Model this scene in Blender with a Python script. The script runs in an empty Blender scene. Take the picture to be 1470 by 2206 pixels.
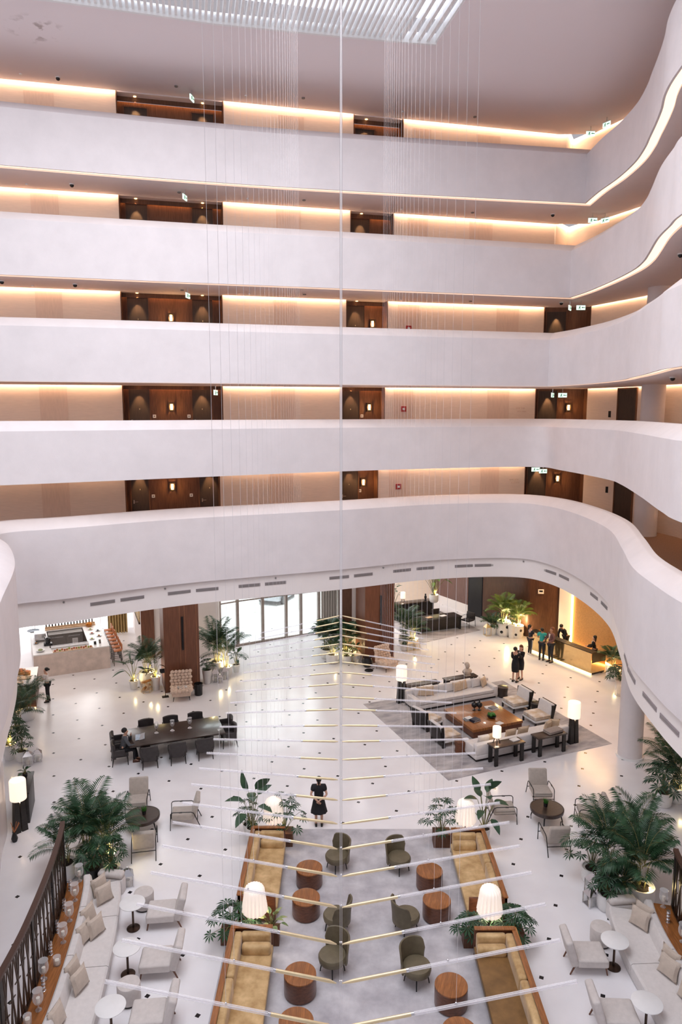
import bpy, bmesh, math, random
from mathutils import Vector, Matrix
R = math.radians; PI = math.pi
sin, cos = math.sin, math.cos
sc = bpy.context.scene
COL = sc.collection

# ------------------------------------------------------------------ camera, world, lights, exposure
cam_d = bpy.data.cameras.new('camera'); cam = bpy.data.objects.new('camera', cam_d); COL.objects.link(cam)
cam.location = (0, 0, 13.0); cam.rotation_euler = (R(90 - 7.88), 0, 0)
cam_d.sensor_width = 36; cam_d.lens = 1552.6 / 2206 * 36; cam_d.clip_start = 0.05; cam_d.clip_end = 300
sc.camera = cam
vs = sc.view_settings
vs.view_transform = 'Standard'; vs.look = 'None'; vs.gamma = 1.0; vs.use_curve_mapping = False
vs.exposure = 0.08
sc.cycles.use_denoising = True
sc.cycles.max_bounces = 7; sc.cycles.diffuse_bounces = 4; sc.cycles.glossy_bounces = 3; sc.cycles.adaptive_threshold = .025; sc.cycles.transparent_max_bounces = 24
sc.cycles.caustics_reflective = False; sc.cycles.caustics_refractive = False

w = bpy.data.worlds.new('daylight'); sc.world = w; w.use_nodes = True
bg = w.node_tree.nodes['Background']; bg.inputs[0].default_value = (0.86, 0.82, 0.90, 1); bg.inputs[1].default_value = 0.47

def area(name, loc, rot, sx, sy, power, col):
    d = bpy.data.lights.new(name, 'AREA'); d.shape = 'RECTANGLE'; d.size = sx; d.size_y = sy; d.energy = power; d.color = col
    o = bpy.data.objects.new(name, d); o.location = loc; o.rotation_euler = rot; COL.objects.link(o); return o
def point(name, loc, power, col, r=.05):
    d = bpy.data.lights.new(name, 'POINT'); d.energy = power; d.color = col; d.shadow_soft_size = r
    o = bpy.data.objects.new(name, d); o.location = loc; COL.objects.link(o); return o
def spot(name, loc, target, power, col, ang=60, r=.05):
    d = bpy.data.lights.new(name, 'SPOT'); d.energy = power; d.color = col; d.shadow_soft_size = r; d.spot_size = R(ang); d.spot_blend = .6
    o = bpy.data.objects.new(name, d); o.location = loc
    o.rotation_euler = (Vector(target) - Vector(loc)).to_track_quat('-Z', 'Y').to_euler(); COL.objects.link(o); return o

# daylight through the roof light over the atrium, and daylight from the side the photographer stands on
area('skylight_daylight', (-2.5, 13, 23.9), (0, 0, R(12)), 11, 15, 2250, (.93, .95, 1.0))
area('window_daylight', (-13, 1, 17), (R(78), 0, R(-20)), 8, 12, 1000, (.90, .94, 1.0))
# daylight on the forecourt outside the entrance
area('forecourt_daylight', (-4.0, 47, 7.5), (R(0), 0, R(25)), 12, 8, 2000, (.96, .99, 1.0))
area('bar_window_daylight', (-17.5, 43.0, 4.2), (R(68), 0, R(155)), 6, 3, 160, (1, .97, .95))
# ceiling downlights of the lobby under the galleries
for gx, gy, gc, gp in [(x, y, (1, .95, .92), 95) for x, y in ((-8, 30), (-5, 31.5), (-1.5, 33), (-8.5, 35), (-4.5, 35.5), (1, 33.5), (-2, 38))] + [(x, y, (1, .90, .80), 100) for x, y in ((4, 34.5), (7.5, 35), (11, 33), (5.5, 38), (9.5, 38), (12.5, 29.5), (10.5, 31))] + [(x, y, (1, .90, .80), 90) for x, y in ((-13, 33), (-16, 36), (-13, 37.5), (-15, 39.5), (-12, 30), (-17, 33), (-11.5, 40))]:
    spot('lobby_downlight', (gx, gy, 6.25), (gx, gy, 0), gp, gc, 140, .09)
area('lounge_ceiling_lights', (5, 43.5, 5.9), (0, 0, R(20)), 5, 4, 150, (1, .9, .8))

# ------------------------------------------------------------------ materials
MATS = {}
def _mat(name):
    m = bpy.data.materials.new(name); m.use_nodes = True; MATS[name] = m
    return m, m.node_tree, m.node_tree.nodes['Principled BSDF']
def setp(b, **k):
    for kk, v in k.items():
        b.inputs[kk.replace('_', ' ')].default_value = v
def mat(name, col, rough=.6, metal=0., spec=.5, var=.08, scale=6., stretch=(1, 1, 1), bump=0., bscale=None, kind='noise', coat=0., sheen=0., trans=0., ior=1.45, col2=None, detail=4.):
    m, nt, b = _mat(name)
    N = nt.nodes; L = nt.links
    setp(b, Roughness=rough, Metallic=metal)
    b.inputs['Specular IOR Level'].default_value = spec
    b.inputs['IOR'].default_value = ior
    if coat: b.inputs['Coat Weight'].default_value = coat; b.inputs['Coat Roughness'].default_value = .08
    if sheen: b.inputs['Sheen Weight'].default_value = sheen
    if trans: b.inputs['Transmission Weight'].default_value = trans
    c2 = col2 if col2 else tuple(max(0, c * (1 - var * 2)) for c in col)
    c1 = col if col2 else tuple(min(1, c * (1 + var * .5)) for c in col)
    tc = N.new('ShaderNodeTexCoord'); mp = N.new('ShaderNodeMapping'); mp.inputs['Scale'].default_value = stretch
    L.new(tc.outputs['Object'], mp.inputs['Vector'])
    if kind == 'wave':
        t = N.new('ShaderNodeTexWave'); t.inputs['Scale'].default_value = scale; t.inputs['Distortion'].default_value = 6; t.inputs['Detail'].default_value = 3; t.inputs['Detail Scale'].default_value = 1.6
    elif kind == 'voronoi':
        t = N.new('ShaderNodeTexVoronoi'); t.inputs['Scale'].default_value = scale
    else:
        t = N.new('ShaderNodeTexNoise'); t.inputs['Scale'].default_value = scale; t.inputs['Detail'].default_value = detail; t.inputs['Roughness'].default_value = .6
    L.new(mp.outputs['Vector'], t.inputs['Vector'])
    cr = N.new('ShaderNodeValToRGB'); cr.color_ramp.elements[0].position = .3; cr.color_ramp.elements[1].position = .7
    cr.color_ramp.elements[0].color = (*c2, 1); cr.color_ramp.elements[1].color = (*c1, 1)
    fac = t.outputs['Distance'] if kind == 'voronoi' else t.outputs[0]
    L.new(fac, cr.inputs['Fac']); L.new(cr.outputs['Color'], b.inputs['Base Color'])
    if bump:
        bp_ = N.new('ShaderNodeBump'); bp_.inputs['Strength'].default_value = bump; bp_.inputs['Distance'].default_value = .02
        if bscale:
            t2 = N.new('ShaderNodeTexNoise'); t2.inputs['Scale'].default_value = bscale; t2.inputs['Detail'].default_value = 3
            L.new(mp.outputs['Vector'], t2.inputs['Vector']); L.new(t2.outputs[0], bp_.inputs['Height'])
        else: L.new(fac, bp_.inputs['Height'])
        L.new(bp_.outputs['Normal'], b.inputs['Normal'])
    return m
def emit(name, col, strength, base=None):
    m, nt, b = _mat(name)
    b.inputs['Base Color'].default_value = (*(base or col), 1); b.inputs['Emission Color'].default_value = (*col, 1)
    b.inputs['Emission Strength'].default_value = strength; b.inputs['Roughness'].default_value = .7
    return m
def glass(name, tint=(1, 1, 1), clear=.7, rough=.03, body=(.95, .95, .97)):
    m, nt, b = _mat(name); N = nt.nodes; L = nt.links
    setp(b, Roughness=rough); b.inputs['Base Color'].default_value = (*body, 1)
    tr = N.new('ShaderNodeBsdfTransparent'); tr.inputs[0].default_value = (*tint, 1)
    fr = N.new('ShaderNodeLayerWeight'); fr.inputs['Blend'].default_value = .35
    mr = N.new('ShaderNodeMapRange'); mr.inputs['To Min'].default_value = 1 - clear; mr.inputs['To Max'].default_value = min(1, 1 - clear + .5)
    L.new(fr.outputs['Facing'], mr.inputs['Value'])
    mx = N.new('ShaderNodeMixShader'); L.new(mr.outputs[0], mx.inputs[0]); L.new(tr.outputs[0], mx.inputs[1]); L.new(b.outputs[0], mx.inputs[2])
    L.new(mx.outputs[0], N['Material Output'].inputs['Surface'])
    return m

plaster = mat('plaster', (.765, .71, .72), .62, var=.03, scale=1.4, bump=.08, bscale=40)
ceil_m = mat('ceiling_paint', (.86, .78, .80), .8, var=.02, scale=.5)
soffit_m = mat('soffit_paint', (.88, .79, .79), .75, var=.02, scale=.8)
fascia_m = mat('fascia_paint', (.86, .80, .78), .6, var=.02, scale=.8)
cream = mat('cream_wallcovering', (.88, .735, .63), .75, var=.04, scale=3, stretch=(1, 1, 14), bump=.05)
cream2 = mat('cream_panel', (.80, .63, .525), .75, var=.04, scale=3, stretch=(6, 6, 1))
walnut = mat('walnut_panel', (.16, .072, .04), .45, var=.22, scale=5, stretch=(7, 7, .5), spec=.4)
walnut_dark = mat('dark_walnut_panel', (.095, .042, .026), .42, var=.22, scale=4, stretch=(7, 7, .5), spec=.4)
walnut_red = mat('red_walnut', (.21, .082, .045), .40, var=.2, scale=4, stretch=(8, 8, .35), spec=.5)
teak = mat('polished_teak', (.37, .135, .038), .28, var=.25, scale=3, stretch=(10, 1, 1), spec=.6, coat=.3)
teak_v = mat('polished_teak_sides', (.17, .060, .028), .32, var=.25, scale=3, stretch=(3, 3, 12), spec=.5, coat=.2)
doorw = mat('dark_door_veneer', (.055, .036, .028), .5, var=.2, scale=5, stretch=(8, 8, .6))
white_m = mat('white_stone', (.86, .85, .85), .3, var=.03, scale=3)
marble = mat('beige_marble', (.74, .62, .555), .35, var=.12, scale=2.5, bump=.0, detail=8)
blackw = mat('blackened_wood', (.022, .018, .017), .4, var=.3, scale=6, stretch=(1, 1, 6))
espresso = mat('espresso_wood', (.055, .034, .027), .3, var=.25, scale=5, stretch=(1, 9, 1), coat=.2)
blackm = mat('black_metal', (.02, .02, .022), .4, metal=.6, var=.1)
bronze = mat('dark_bronze', (.09, .06, .045), .32, metal=.9, var=.15)
brass = mat('pale_brass', (.80, .64, .40), .34, metal=.55, var=.06, spec=.6)
goldm = mat('gold_mirror', (.78, .58, .30), .12, metal=.9, var=.05)
chrome = mat('polished_silver', (.75, .74, .76), .12, metal=1., var=.03)
steel = mat('brushed_steel', (.25, .23, .215), .4, metal=.6, var=.08)
steel_l = mat('bright_steel', (.62, .62, .64), .3, metal=.7, var=.08)
linen = mat('pale_linen', (.66, .605, .58), .9, var=.05, scale=9, bump=.12, bscale=160, sheen=.2)
linen_w = mat('white_linen', (.73, .685, .67), .9, var=.04, scale=9, bump=.12, bscale=160, sheen=.2)
taupe = mat('taupe_fabric', (.475, .415, .37), .9, var=.06, scale=10, bump=.1, bscale=160, sheen=.2)
cushion_m = mat('beige_satin', (.60, .50, .42), .6, var=.08, scale=7, bump=.1, sheen=.3)
cushion_t = mat('tan_cushion', (.62, .47, .335), .75, var=.08, scale=7, bump=.1, sheen=.2)
velvet = mat('gold_velvet', (.72, .50, .25), .55, col2=(.40, .235, .085), scale=3.2, bump=.15, sheen=.3, detail=5)
velvet_shade = mat('shaded_gold_velvet', (.25, .13, .04), .55, col2=(.155, .078, .022), scale=3.2, bump=.15, sheen=.15, detail=5)  # gold velvet darkened to brown, shadow on the seat put into its colour
olive = mat('olive_leather', (.165, .135, .085), .48, var=.12, scale=5, bump=.06)
charcoal = mat('charcoal_leather', (.045, .037, .037), .5, var=.15, scale=6, bump=.06)
cream_boucle = mat('pink_beige_boucle', (.76, .58, .46), .9, var=.06, scale=14, bump=.3, bscale=60, sheen=.3)
cowhide = mat('cowhide', (.80, .74, .70), .8, col2=(.55, .40, .26), scale=3.0, detail=2)
rug_m = mat('grey_rug', (.66, .64, .67), .95, col2=(.40, .38, .415), scale=1.7, bump=.3, bscale=90, detail=14)
rug_w = mat('washed_rug', (.62, .575, .575), .95, col2=(.27, .25, .265), scale=1.1, stretch=(1, 2.2, 1), bump=.25, bscale=120, detail=14)
potw = mat('white_ceramic', (.84, .83, .82), .35, var=.03)
potb = mat('black_ceramic', (.018, .018, .02), .25, var=.1)
soil = mat('potting_soil', (.035, .025, .02), .95, var=.4, scale=30, bump=.5)
leaf = mat('palm_leaf', (.040, .105, .042), .5, col2=(.018, .055, .028), scale=3, spec=.5)
leaf_y = mat('bright_leaf', (.17, .26, .045), .5, col2=(.06, .13, .03), scale=3, spec=.5)
leaf_d = mat('dark_leaf', (.022, .062, .038), .42, col2=(.045, .10, .045), scale=4, spec=.5)
leaf_v = mat('variegated_leaf', (.05, .16, .06), .45, col2=(.42, .42, .18), scale=5, spec=.5)
stem_m = mat('plant_stem', (.20, .20, .07), .6, var=.3, scale=8)
trunk_m = mat('cane_stem', (.30, .27, .10), .6, var=.3, scale=12, stretch=(1, 1, 4))
clear_glass = glass('clear_glass', (1, 1, 1), .86)
pane_glass = glass('entrance_glass', (.95, .99, .985), .94, .02)
acryl = glass('clear_acrylic', (.99, .985, 1), .80, .06, (.95, .92, .94))
cable = mat('steel_cable', (.76, .72, .73), .5, var=.02)
shade_m = emit('lamp_shade_glow', (1.0, .78, .58), .85, (.95, .9, .84))
shade_w = emit('pleated_shade_glow', (1.0, .82, .68), .42, (.95, .9, .85))
cove_e = emit('cove_light', (1.0, .70, .45), 13.0)
cove_r = emit('recess_cove_light', (1.0, .48, .18), 16.0)
led_e = emit('led_strip_light', (1.0, .72, .48), 1.5)
amber_e = emit('amber_light', (1.0, .62, .22), 9.0)
bulb_e = emit('warm_bulb', (1.0, .58, .24), 4.0)
sky_e = emit('roof_glass_daylight', (.88, .93, 1.0), 1.3)
winlight = emit('sheer_daylight', (.98, .98, 1.0), 1.5)
exit_e = emit('exit_sign_face', (.75, 1.0, .86), 1.0)
exit_g = mat('exit_green', (.0, .30, .14), .5)
skin_a = mat('skin_light', (.62, .36, .26), .55, var=.05)
skin_b = mat('skin_tan', (.42, .235, .155), .55, var=.05)
hair_b = mat('black_hair', (.012, .010, .010), .45, var=.2, scale=20)
hair_r = mat('auburn_hair', (.16, .055, .025), .5, var=.2, scale=20)
black_cl = mat('black_cloth', (.014, .014, .018), .8, var=.2)
navy_cl = mat('dark_navy_cloth', (.018, .022, .035), .8, var=.2)
grey_cl = mat('grey_suit_cloth', (.105, .11, .125), .8, var=.15, scale=20)
white_cl = mat('white_cloth', (.78, .73, .72), .8, var=.05)
teal_cl = mat('teal_cloth', (.03, .36, .34), .8, var=.1)
plaid = mat('plaid_cloth', (.22, .09, .08), .85, col2=(.06, .05, .06), scale=30)
denim = mat('dark_denim', (.022, .024, .034), .8, var=.2)
shoe_b = mat('black_shoe', (.012, .011, .011), .3, var=.1)
shoe_br = mat('brown_shoe', (.09, .035, .02), .3, var=.1)
shoe_w = mat('white_shoe', (.8, .78, .78), .5, var=.05)
paper = mat('white_paper', (.84, .82, .82), .7, var=.02)
paper_b = mat('newsprint', (.70, .74, .80), .8, col2=(.30, .42, .56), scale=14)
redbox = mat('red_enamel', (.42, .03, .03), .4, var=.05)
vent_m = mat('vent_grille', (.33, .28, .29), .6, var=.05)
darkgap = mat('dark_recess', (.10, .085, .085), .8, var=.05)
drape = mat('gold_drape', (.58, .42, .20), .7, col2=(.36, .25, .11), scale=4, stretch=(4, 4, .3))
drape_g = mat('grey_drape', (.50, .46, .42), .8, var=.1, scale=4, stretch=(5, 5, .3))
orange = mat('orange_leather', (.52, .17, .05), .5, var=.1)
bread = mat('baked_bread', (.62, .27, .08), .7, var=.25, scale=9)
boardw = mat('pale_board', (.72, .50, .32), .5, var=.15, scale=5, stretch=(8, 1, 1))
fruit_g = mat('green_fruit', (.32, .42, .06), .5, var=.1)
fruit_r = mat('red_fruit', (.55, .10, .05), .45, var=.1)
candle_w = mat('candle_wax', (.86, .80, .70), .5, var=.03)
asphalt = mat('pale_forecourt', (.80, .80, .79), .8, var=.05)
stone_bust = mat('carved_stone', (.60, .50, .42), .7, var=.12, scale=9, bump=.2)
carpet = mat('brown_carpet', (.30, .17, .11), .95, var=.15, scale=30, bump=.2)

# ------------------------------------------------------------------ mesh builder
class MB:
    def __init__(s): s.v = []; s.f = []
    def add(s, vs_, fs, M=None):
        o = len(s.v)
        s.v += [tuple(M @ Vector(v)) for v in vs_] if M else [tuple(v) for v in vs_]
        s.f += [tuple(i + o for i in f) for f in fs]; return s
    def box(s, x0, x1, y0, y1, z0, z1, M=None):
        return s.add([(x0, y0, z0), (x1, y0, z0), (x1, y1, z0), (x0, y1, z0), (x0, y0, z1), (x1, y0, z1), (x1, y1, z1), (x0, y1, z1)],
                     [(3, 2, 1, 0), (4, 5, 6, 7), (0, 1, 5, 4), (1, 2, 6, 5), (2, 3, 7, 6), (3, 0, 4, 7)], M)
    def bev(s, x0, x1, y0, y1, z0, z1, b=.02, seg=2, M=None, crown=0.):
        bm = bmesh.new(); bmesh.ops.create_cube(bm, size=1)
        for v in bm.verts: v.co = Vector(((x0 + x1) / 2 + v.co.x * (x1 - x0), (y0 + y1) / 2 + v.co.y * (y1 - y0), (z0 + z1) / 2 + v.co.z * (z1 - z0)))
        if crown:
            bmesh.ops.subdivide_edges(bm, edges=bm.edges[:], cuts=5, use_grid_fill=True)
            for v in bm.verts:
                u = (v.co.x - x0) / (x1 - x0) * 2 - 1; q = (v.co.y - y0) / (y1 - y0) * 2 - 1
                if v.co.z > (z0 + z1) / 2: v.co.z += crown * (1 - u * u) * (1 - q * q)
        es = [e for e in bm.edges if len(e.link_faces) == 2 and e.calc_face_angle() > .6]
        bmesh.ops.bevel(bm, geom=es, offset=min(b, .45 * min(x1 - x0, y1 - y0, z1 - z0)), segments=seg, profile=.5, affect='EDGES')
        bm.verts.index_update()
        s.add([v.co for v in bm.verts], [[v.index for v in f.verts] for f in bm.faces], M); bm.free(); return s
    def lathe(s, prof, n=20, M=None, c=(0, 0, 0)):
        vs_ = []; fs = []
        for r, z in prof:
            for i in range(n):
                a = 2 * PI * i / n; vs_.append((c[0] + r * cos(a), c[1] + r * sin(a), c[2] + z))
        for k in range(len(prof) - 1):
            for i in range(n):
                j = (i + 1) % n; fs.append((k * n + i, k * n + j, (k + 1) * n + j, (k + 1) * n + i))
        if prof[0][0] > 1e-5: fs.append(tuple(range(n))[::-1])
        if prof[-1][0] > 1e-5: fs.append(tuple((len(prof) - 1) * n + i for i in range(n)))
        return s.add(vs_, fs, M)
    def cyl(s, c, r, z0, z1, n=16, M=None): return s.lathe([(r, z0), (r, z1)], n, M, (c[0], c[1], 0))
    def tube(s, pts, r, n=6, M=None, cap=True):
        P = [Vector(p) for p in pts]; vs_ = []; fs = []
        rs = r if isinstance(r, (list, tuple)) else [r] * len(P)
        up = Vector((0, 0, 1))
        for i, p in enumerate(P):
            t = (P[min(i + 1, len(P) - 1)] - P[max(i - 1, 0)]).normalized()
            a = t.cross(up)
            if a.length < .05: a = t.cross(Vector((1, 0, 0)))
            a.normalize(); b = t.cross(a)
            for k in range(n):
                q = 2 * PI * k / n + PI / n; vs_.append(p + rs[i] * (a * cos(q) + b * sin(q)))
        for i in range(len(P) - 1):
            for k in range(n):
                j = (k + 1) % n; fs.append((i * n + k, i * n + j, (i + 1) * n + j, (i + 1) * n + k))
        if cap: fs.append(tuple(range(n))[::-1]); fs.append(tuple((len(P) - 1) * n + k for k in range(n)))
        return s.add(vs_, fs, M)
    def bar(s, p, q, w_, h, M=None):
        # square section bar between two points: w_ across, h in the upright direction
        p = Vector(p); q = Vector(q); t = (q - p).normalized(); a = t.cross(Vector((0, 0, 1)))
        if a.length < .02: a = Vector((1, 0, 0))
        a.normalize(); b = a.cross(t)
        vs_ = []
        for e in (p, q):
            for i, j in ((-1, -1), (1, -1), (1, 1), (-1, 1)): vs_.append(e + a * i * w_ / 2 + b * j * h / 2)
        return s.add(vs_, [(3, 2, 1, 0), (4, 5, 6, 7), (0, 1, 5, 4), (1, 2, 6, 5), (2, 3, 7, 6), (3, 0, 4, 7)], M)
    def ball(s, c, r, n=10, M=None, sz=(1, 1, 1)):
        m = max(4, n // 2 + 1); prof = [(max(1e-6, r * sin(PI * i / m)), -r * cos(PI * i / m)) for i in range(m + 1)]
        T = Matrix.Translation(c) @ Matrix.Diagonal((*sz, 1))
        return s.lathe(prof, n, (M @ T) if M else T)
    def prism(s, poly, z0, z1, M=None):
        n = len(poly); a = sum(poly[i][0] * poly[(i + 1) % n][1] - poly[(i + 1) % n][0] * poly[i][1] for i in range(n))
        if a < 0: poly = poly[::-1]
        vs_ = [(x, y, z0) for x, y in poly] + [(x, y, z1) for x, y in poly]
        return s.add(vs_, [tuple(range(n))[::-1], tuple(range(n, 2 * n))] + [(i, (i + 1) % n, n + (i + 1) % n, n + i) for i in range(n)], M)
    def loft(s, rings, closed=True, caps=True, M=None):
        n = len(rings[0]); vs_ = [p for r_ in rings for p in r_]; fs = []
        for i in range(len(rings) - 1):
            for k in range(n if closed else n - 1):
                j = (k + 1) % n; fs.append((i * n + k, i * n + j, (i + 1) * n + j, (i + 1) * n + k))
        if caps: fs.append(tuple(range(n))[::-1]); fs.append(tuple((len(rings) - 1) * n + k for k in range(n)))
        return s.add(vs_, fs, M)
    def pillow(s, w_, h, t, M=None, n=8, pinch=.12):
        # a stuffed square cushion standing in the local xz plane, centre at origin
        vs_ = []; fs = []
        for side in (1, -1):
            for i in range(n + 1):
                for j in range(n + 1):
                    u = i / n * 2 - 1; q = j / n * 2 - 1
                    k = (1 - u ** 4) * (1 - q ** 4)
                    e = 1 - pinch * (1 - abs(q) ** 2) * abs(u) ** 3; e2 = 1 - pinch * (1 - abs(u) ** 2) * abs(q) ** 3
                    vs_.append((u * w_ / 2 * e, side * t / 2 * (k ** .6 if k > 0 else 0), q * h / 2 * e2))
        o = (n + 1) ** 2
        for i in range(n):
            for j in range(n):
                a = i * (n + 1) + j; b = a + n + 1
                fs.append((a, b, b + 1, a + 1)); fs.append((o + a, o + a + 1, o + b + 1, o + b))
        return s.add(vs_, fs, M)
    def build(s, name, m, parent=None, loc=None, rot=None, smooth=True, kind=None, weld=False):
        me = bpy.data.meshes.new(name); me.from_pydata(s.v, [], s.f); me.update()
        if weld or True:
            bm = bmesh.new(); bm.from_mesh(me)
            if weld: bmesh.ops.remove_doubles(bm, verts=bm.verts[:], dist=1e-4)
            bm.to_mesh(me); bm.free()
        if isinstance(m, (list, tuple)):
            for mm in m: me.materials.append(mm)
        else: me.materials.append(m)
        if smooth:
            me.polygons.foreach_set('use_smooth', [True] * len(me.polygons)); me.set_sharp_from_angle(angle=R(38))
        o = bpy.data.objects.new(name, me); COL.objects.link(o)
        if parent: o.parent = parent
        if loc is not None: o.location = loc
        if rot is not None: o.rotation_euler = rot
        if kind: o['kind'] = kind
        return o
def B(): return MB()
def T(x=0, y=0, z=0, rz=0, rx=0, ry=0, s=1):
    return Matrix.Translation((x, y, z)) @ Matrix.Rotation(rz, 4, 'Z') @ Matrix.Rotation(ry, 4, 'Y') @ Matrix.Rotation(rx, 4, 'X') @ Matrix.Scale(s, 4)
def tag(o, label=None, cat=None, group=None, kind=None):
    if label: o['label'] = label
    if cat: o['category'] = cat
    if group: o['group'] = group
    if kind: o['kind'] = kind
    return o
def thing(name, label, cat, loc=(0, 0, 0), rz=0, group=None):
    o = bpy.data.objects.new(name, None); COL.objects.link(o); o.empty_display_size = .2
    o.location = loc; o.rotation_euler = (0, 0, rz)
    return tag(o, label, cat, group)
KIDS = {}
def dup(root, label, loc, rz=0, s=None, group=None):
    kids = {}
    for ob in COL.objects:
        if ob.parent: kids.setdefault(ob.parent.name, []).append(ob)
    r = root.copy(); COL.objects.link(r); r.location = loc; r.rotation_euler = (0, 0, rz); r['label'] = label
    if s: r.scale = s if isinstance(s, (tuple, list)) else (s, s, s)
    if group: r['group'] = group
    def rec(src, dst):
        for ch in kids.get(src.name, []):
            c = ch.copy(); COL.objects.link(c); c.parent = dst; rec(ch, c)
    rec(root, r); return r
def struct(o, label=None, cat=None):
    o['kind'] = 'structure'
    if label: o['label'] = label
    o['category'] = cat or 'building'
    return o
def smooth_line(P, n=8, corner=()):
    # Catmull-Rom through plan points; indices in corner keep a sharp crease
    out = []; N_ = len(P)
    for i in range(N_ - 1):
        p0 = P[i - 1] if i > 0 and i not in corner else P[i]; p1 = P[i]; p2 = P[i + 1]
        p3 = P[i + 2] if i + 2 < N_ and (i + 1) not in corner else P[i + 1]
        for k in range(n):
            t = k / n
            out.append(tuple(.5 * (2 * p1[d] + (-p0[d] + p2[d]) * t + (2 * p0[d] - 5 * p1[d] + 4 * p2[d] - p3[d]) * t * t + (-p0[d] + 3 * p1[d] - 3 * p2[d] + p3[d]) * t ** 3) for d in (0, 1)))
    out.append(tuple(P[-1])); return out
def offset_line(L_, d):
    # to the left of travel for d > 0
    out = []
    for i, p in enumerate(L_):
        a = Vector(L_[max(i - 1, 0)]); b = Vector(L_[min(i + 1, len(L_) - 1)]); c = Vector(p)
        n1 = (c - a); n2 = (b - c)
        if n1.length < 1e-6: n1 = n2
        if n2.length < 1e-6: n2 = n1
        n1 = n1.normalized(); n2 = n2.normalized(); m = (n1 + n2)
        m = m.normalized() if m.length > 1e-6 else n1
        nn = Vector((-m.y, m.x)); k = max(.5, m.dot(n1))
        out.append((c.x + nn.x * d / k, c.y + nn.y * d / k))
    return out
def sweep(line, prof, mb=None, closed=True):
    # prof: list of (offset to the left, z); one ring per plan point
    mb = mb or B(); offs = {}
    for d, z in prof:
        if d not in offs: offs[d] = offset_line(line, d)
    rings = [[(*offs[d][i], z) for d, z in prof] for i in range(len(line))]
    return mb.loft(rings, closed=closed, caps=closed)
# ------------------------------------------------------------------ the shell: floor, galleries, corridor walls, roof
# floor of white stone with small black inset squares on a turned square grid
m_fl, nt, b = _mat('stone_floor'); N = nt.nodes; L = nt.links
tc = N.new('ShaderNodeTexCoord'); mp = N.new('ShaderNodeMapping'); mp.vector_type = 'TEXTURE'
mp.inputs['Location'].default_value = (-9.129, 23.92, 0); mp.inputs['Rotation'].default_value = (0, 0, R(66.82)); mp.inputs['Scale'].default_value = (1.3455, 1.3455, 1)
L.new(tc.outputs['Object'], mp.inputs['Vector'])
ad = N.new('ShaderNodeVectorMath'); ad.operation = 'ADD'; ad.inputs[1].default_value = (.5, .5, .5); L.new(mp.outputs[0], ad.inputs[0])
fr = N.new('ShaderNodeVectorMath'); fr.operation = 'FRACTION'; L.new(ad.outputs[0], fr.inputs[0])
sb = N.new('ShaderNodeVectorMath'); sb.operation = 'SUBTRACT'; sb.inputs[1].default_value = (.5, .5, .5); L.new(fr.outputs[0], sb.inputs[0])
ab = N.new('ShaderNodeVectorMath'); ab.operation = 'ABSOLUTE'; L.new(sb.outputs[0], ab.inputs[0])
sx = N.new('ShaderNodeSeparateXYZ'); L.new(ab.outputs[0], sx.inputs[0])
pl = N.new('ShaderNodeMath'); pl.operation = 'MAXIMUM'; L.new(sx.outputs[0], pl.inputs[0]); L.new(sx.outputs[1], pl.inputs[1])
lt = N.new('ShaderNodeMath'); lt.operation = 'LESS_THAN'; lt.inputs[1].default_value = .037; L.new(pl.outputs[0], lt.inputs[0])
nz = N.new('ShaderNodeTexNoise'); nz.inputs['Scale'].default_value = .9; nz.inputs['Detail'].default_value = 6; L.new(tc.outputs['Object'], nz.inputs['Vector'])
cr = N.new('ShaderNodeValToRGB'); cr.color_ramp.elements[0].color = (.85, .825, .85, 1); cr.color_ramp.elements[1].color = (.90, .88, .905, 1)
cr.color_ramp.elements[0].position = .35; cr.color_ramp.elements[1].position = .65; L.new(nz.outputs[0], cr.inputs[0])
mx = N.new('ShaderNodeMix'); mx.data_type = 'RGBA'; L.new(lt.outputs[0], mx.inputs[0]); L.new(cr.outputs[0], mx.inputs[6]); mx.inputs[7].default_value = (.012, .010, .012, 1)
L.new(mx.outputs[2], b.inputs['Base Color']); b.inputs['Roughness'].default_value = .2; b.inputs['Specular IOR Level'].default_value = .32
struct(B().prism([(-24, 1), (18, 1), (18, 52), (-24, 52)], -.3, 0).build('floor', m_fl), 'polished white stone lobby floor with small black inset squares', 'floor')
struct(B().prism([(-16, 42.6), (6, 42.6), (6, 70), (-16, 70)], -.2, .01).build('forecourt_ground', asphalt), 'bright pale forecourt outside the glass entrance', 'ground')

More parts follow.
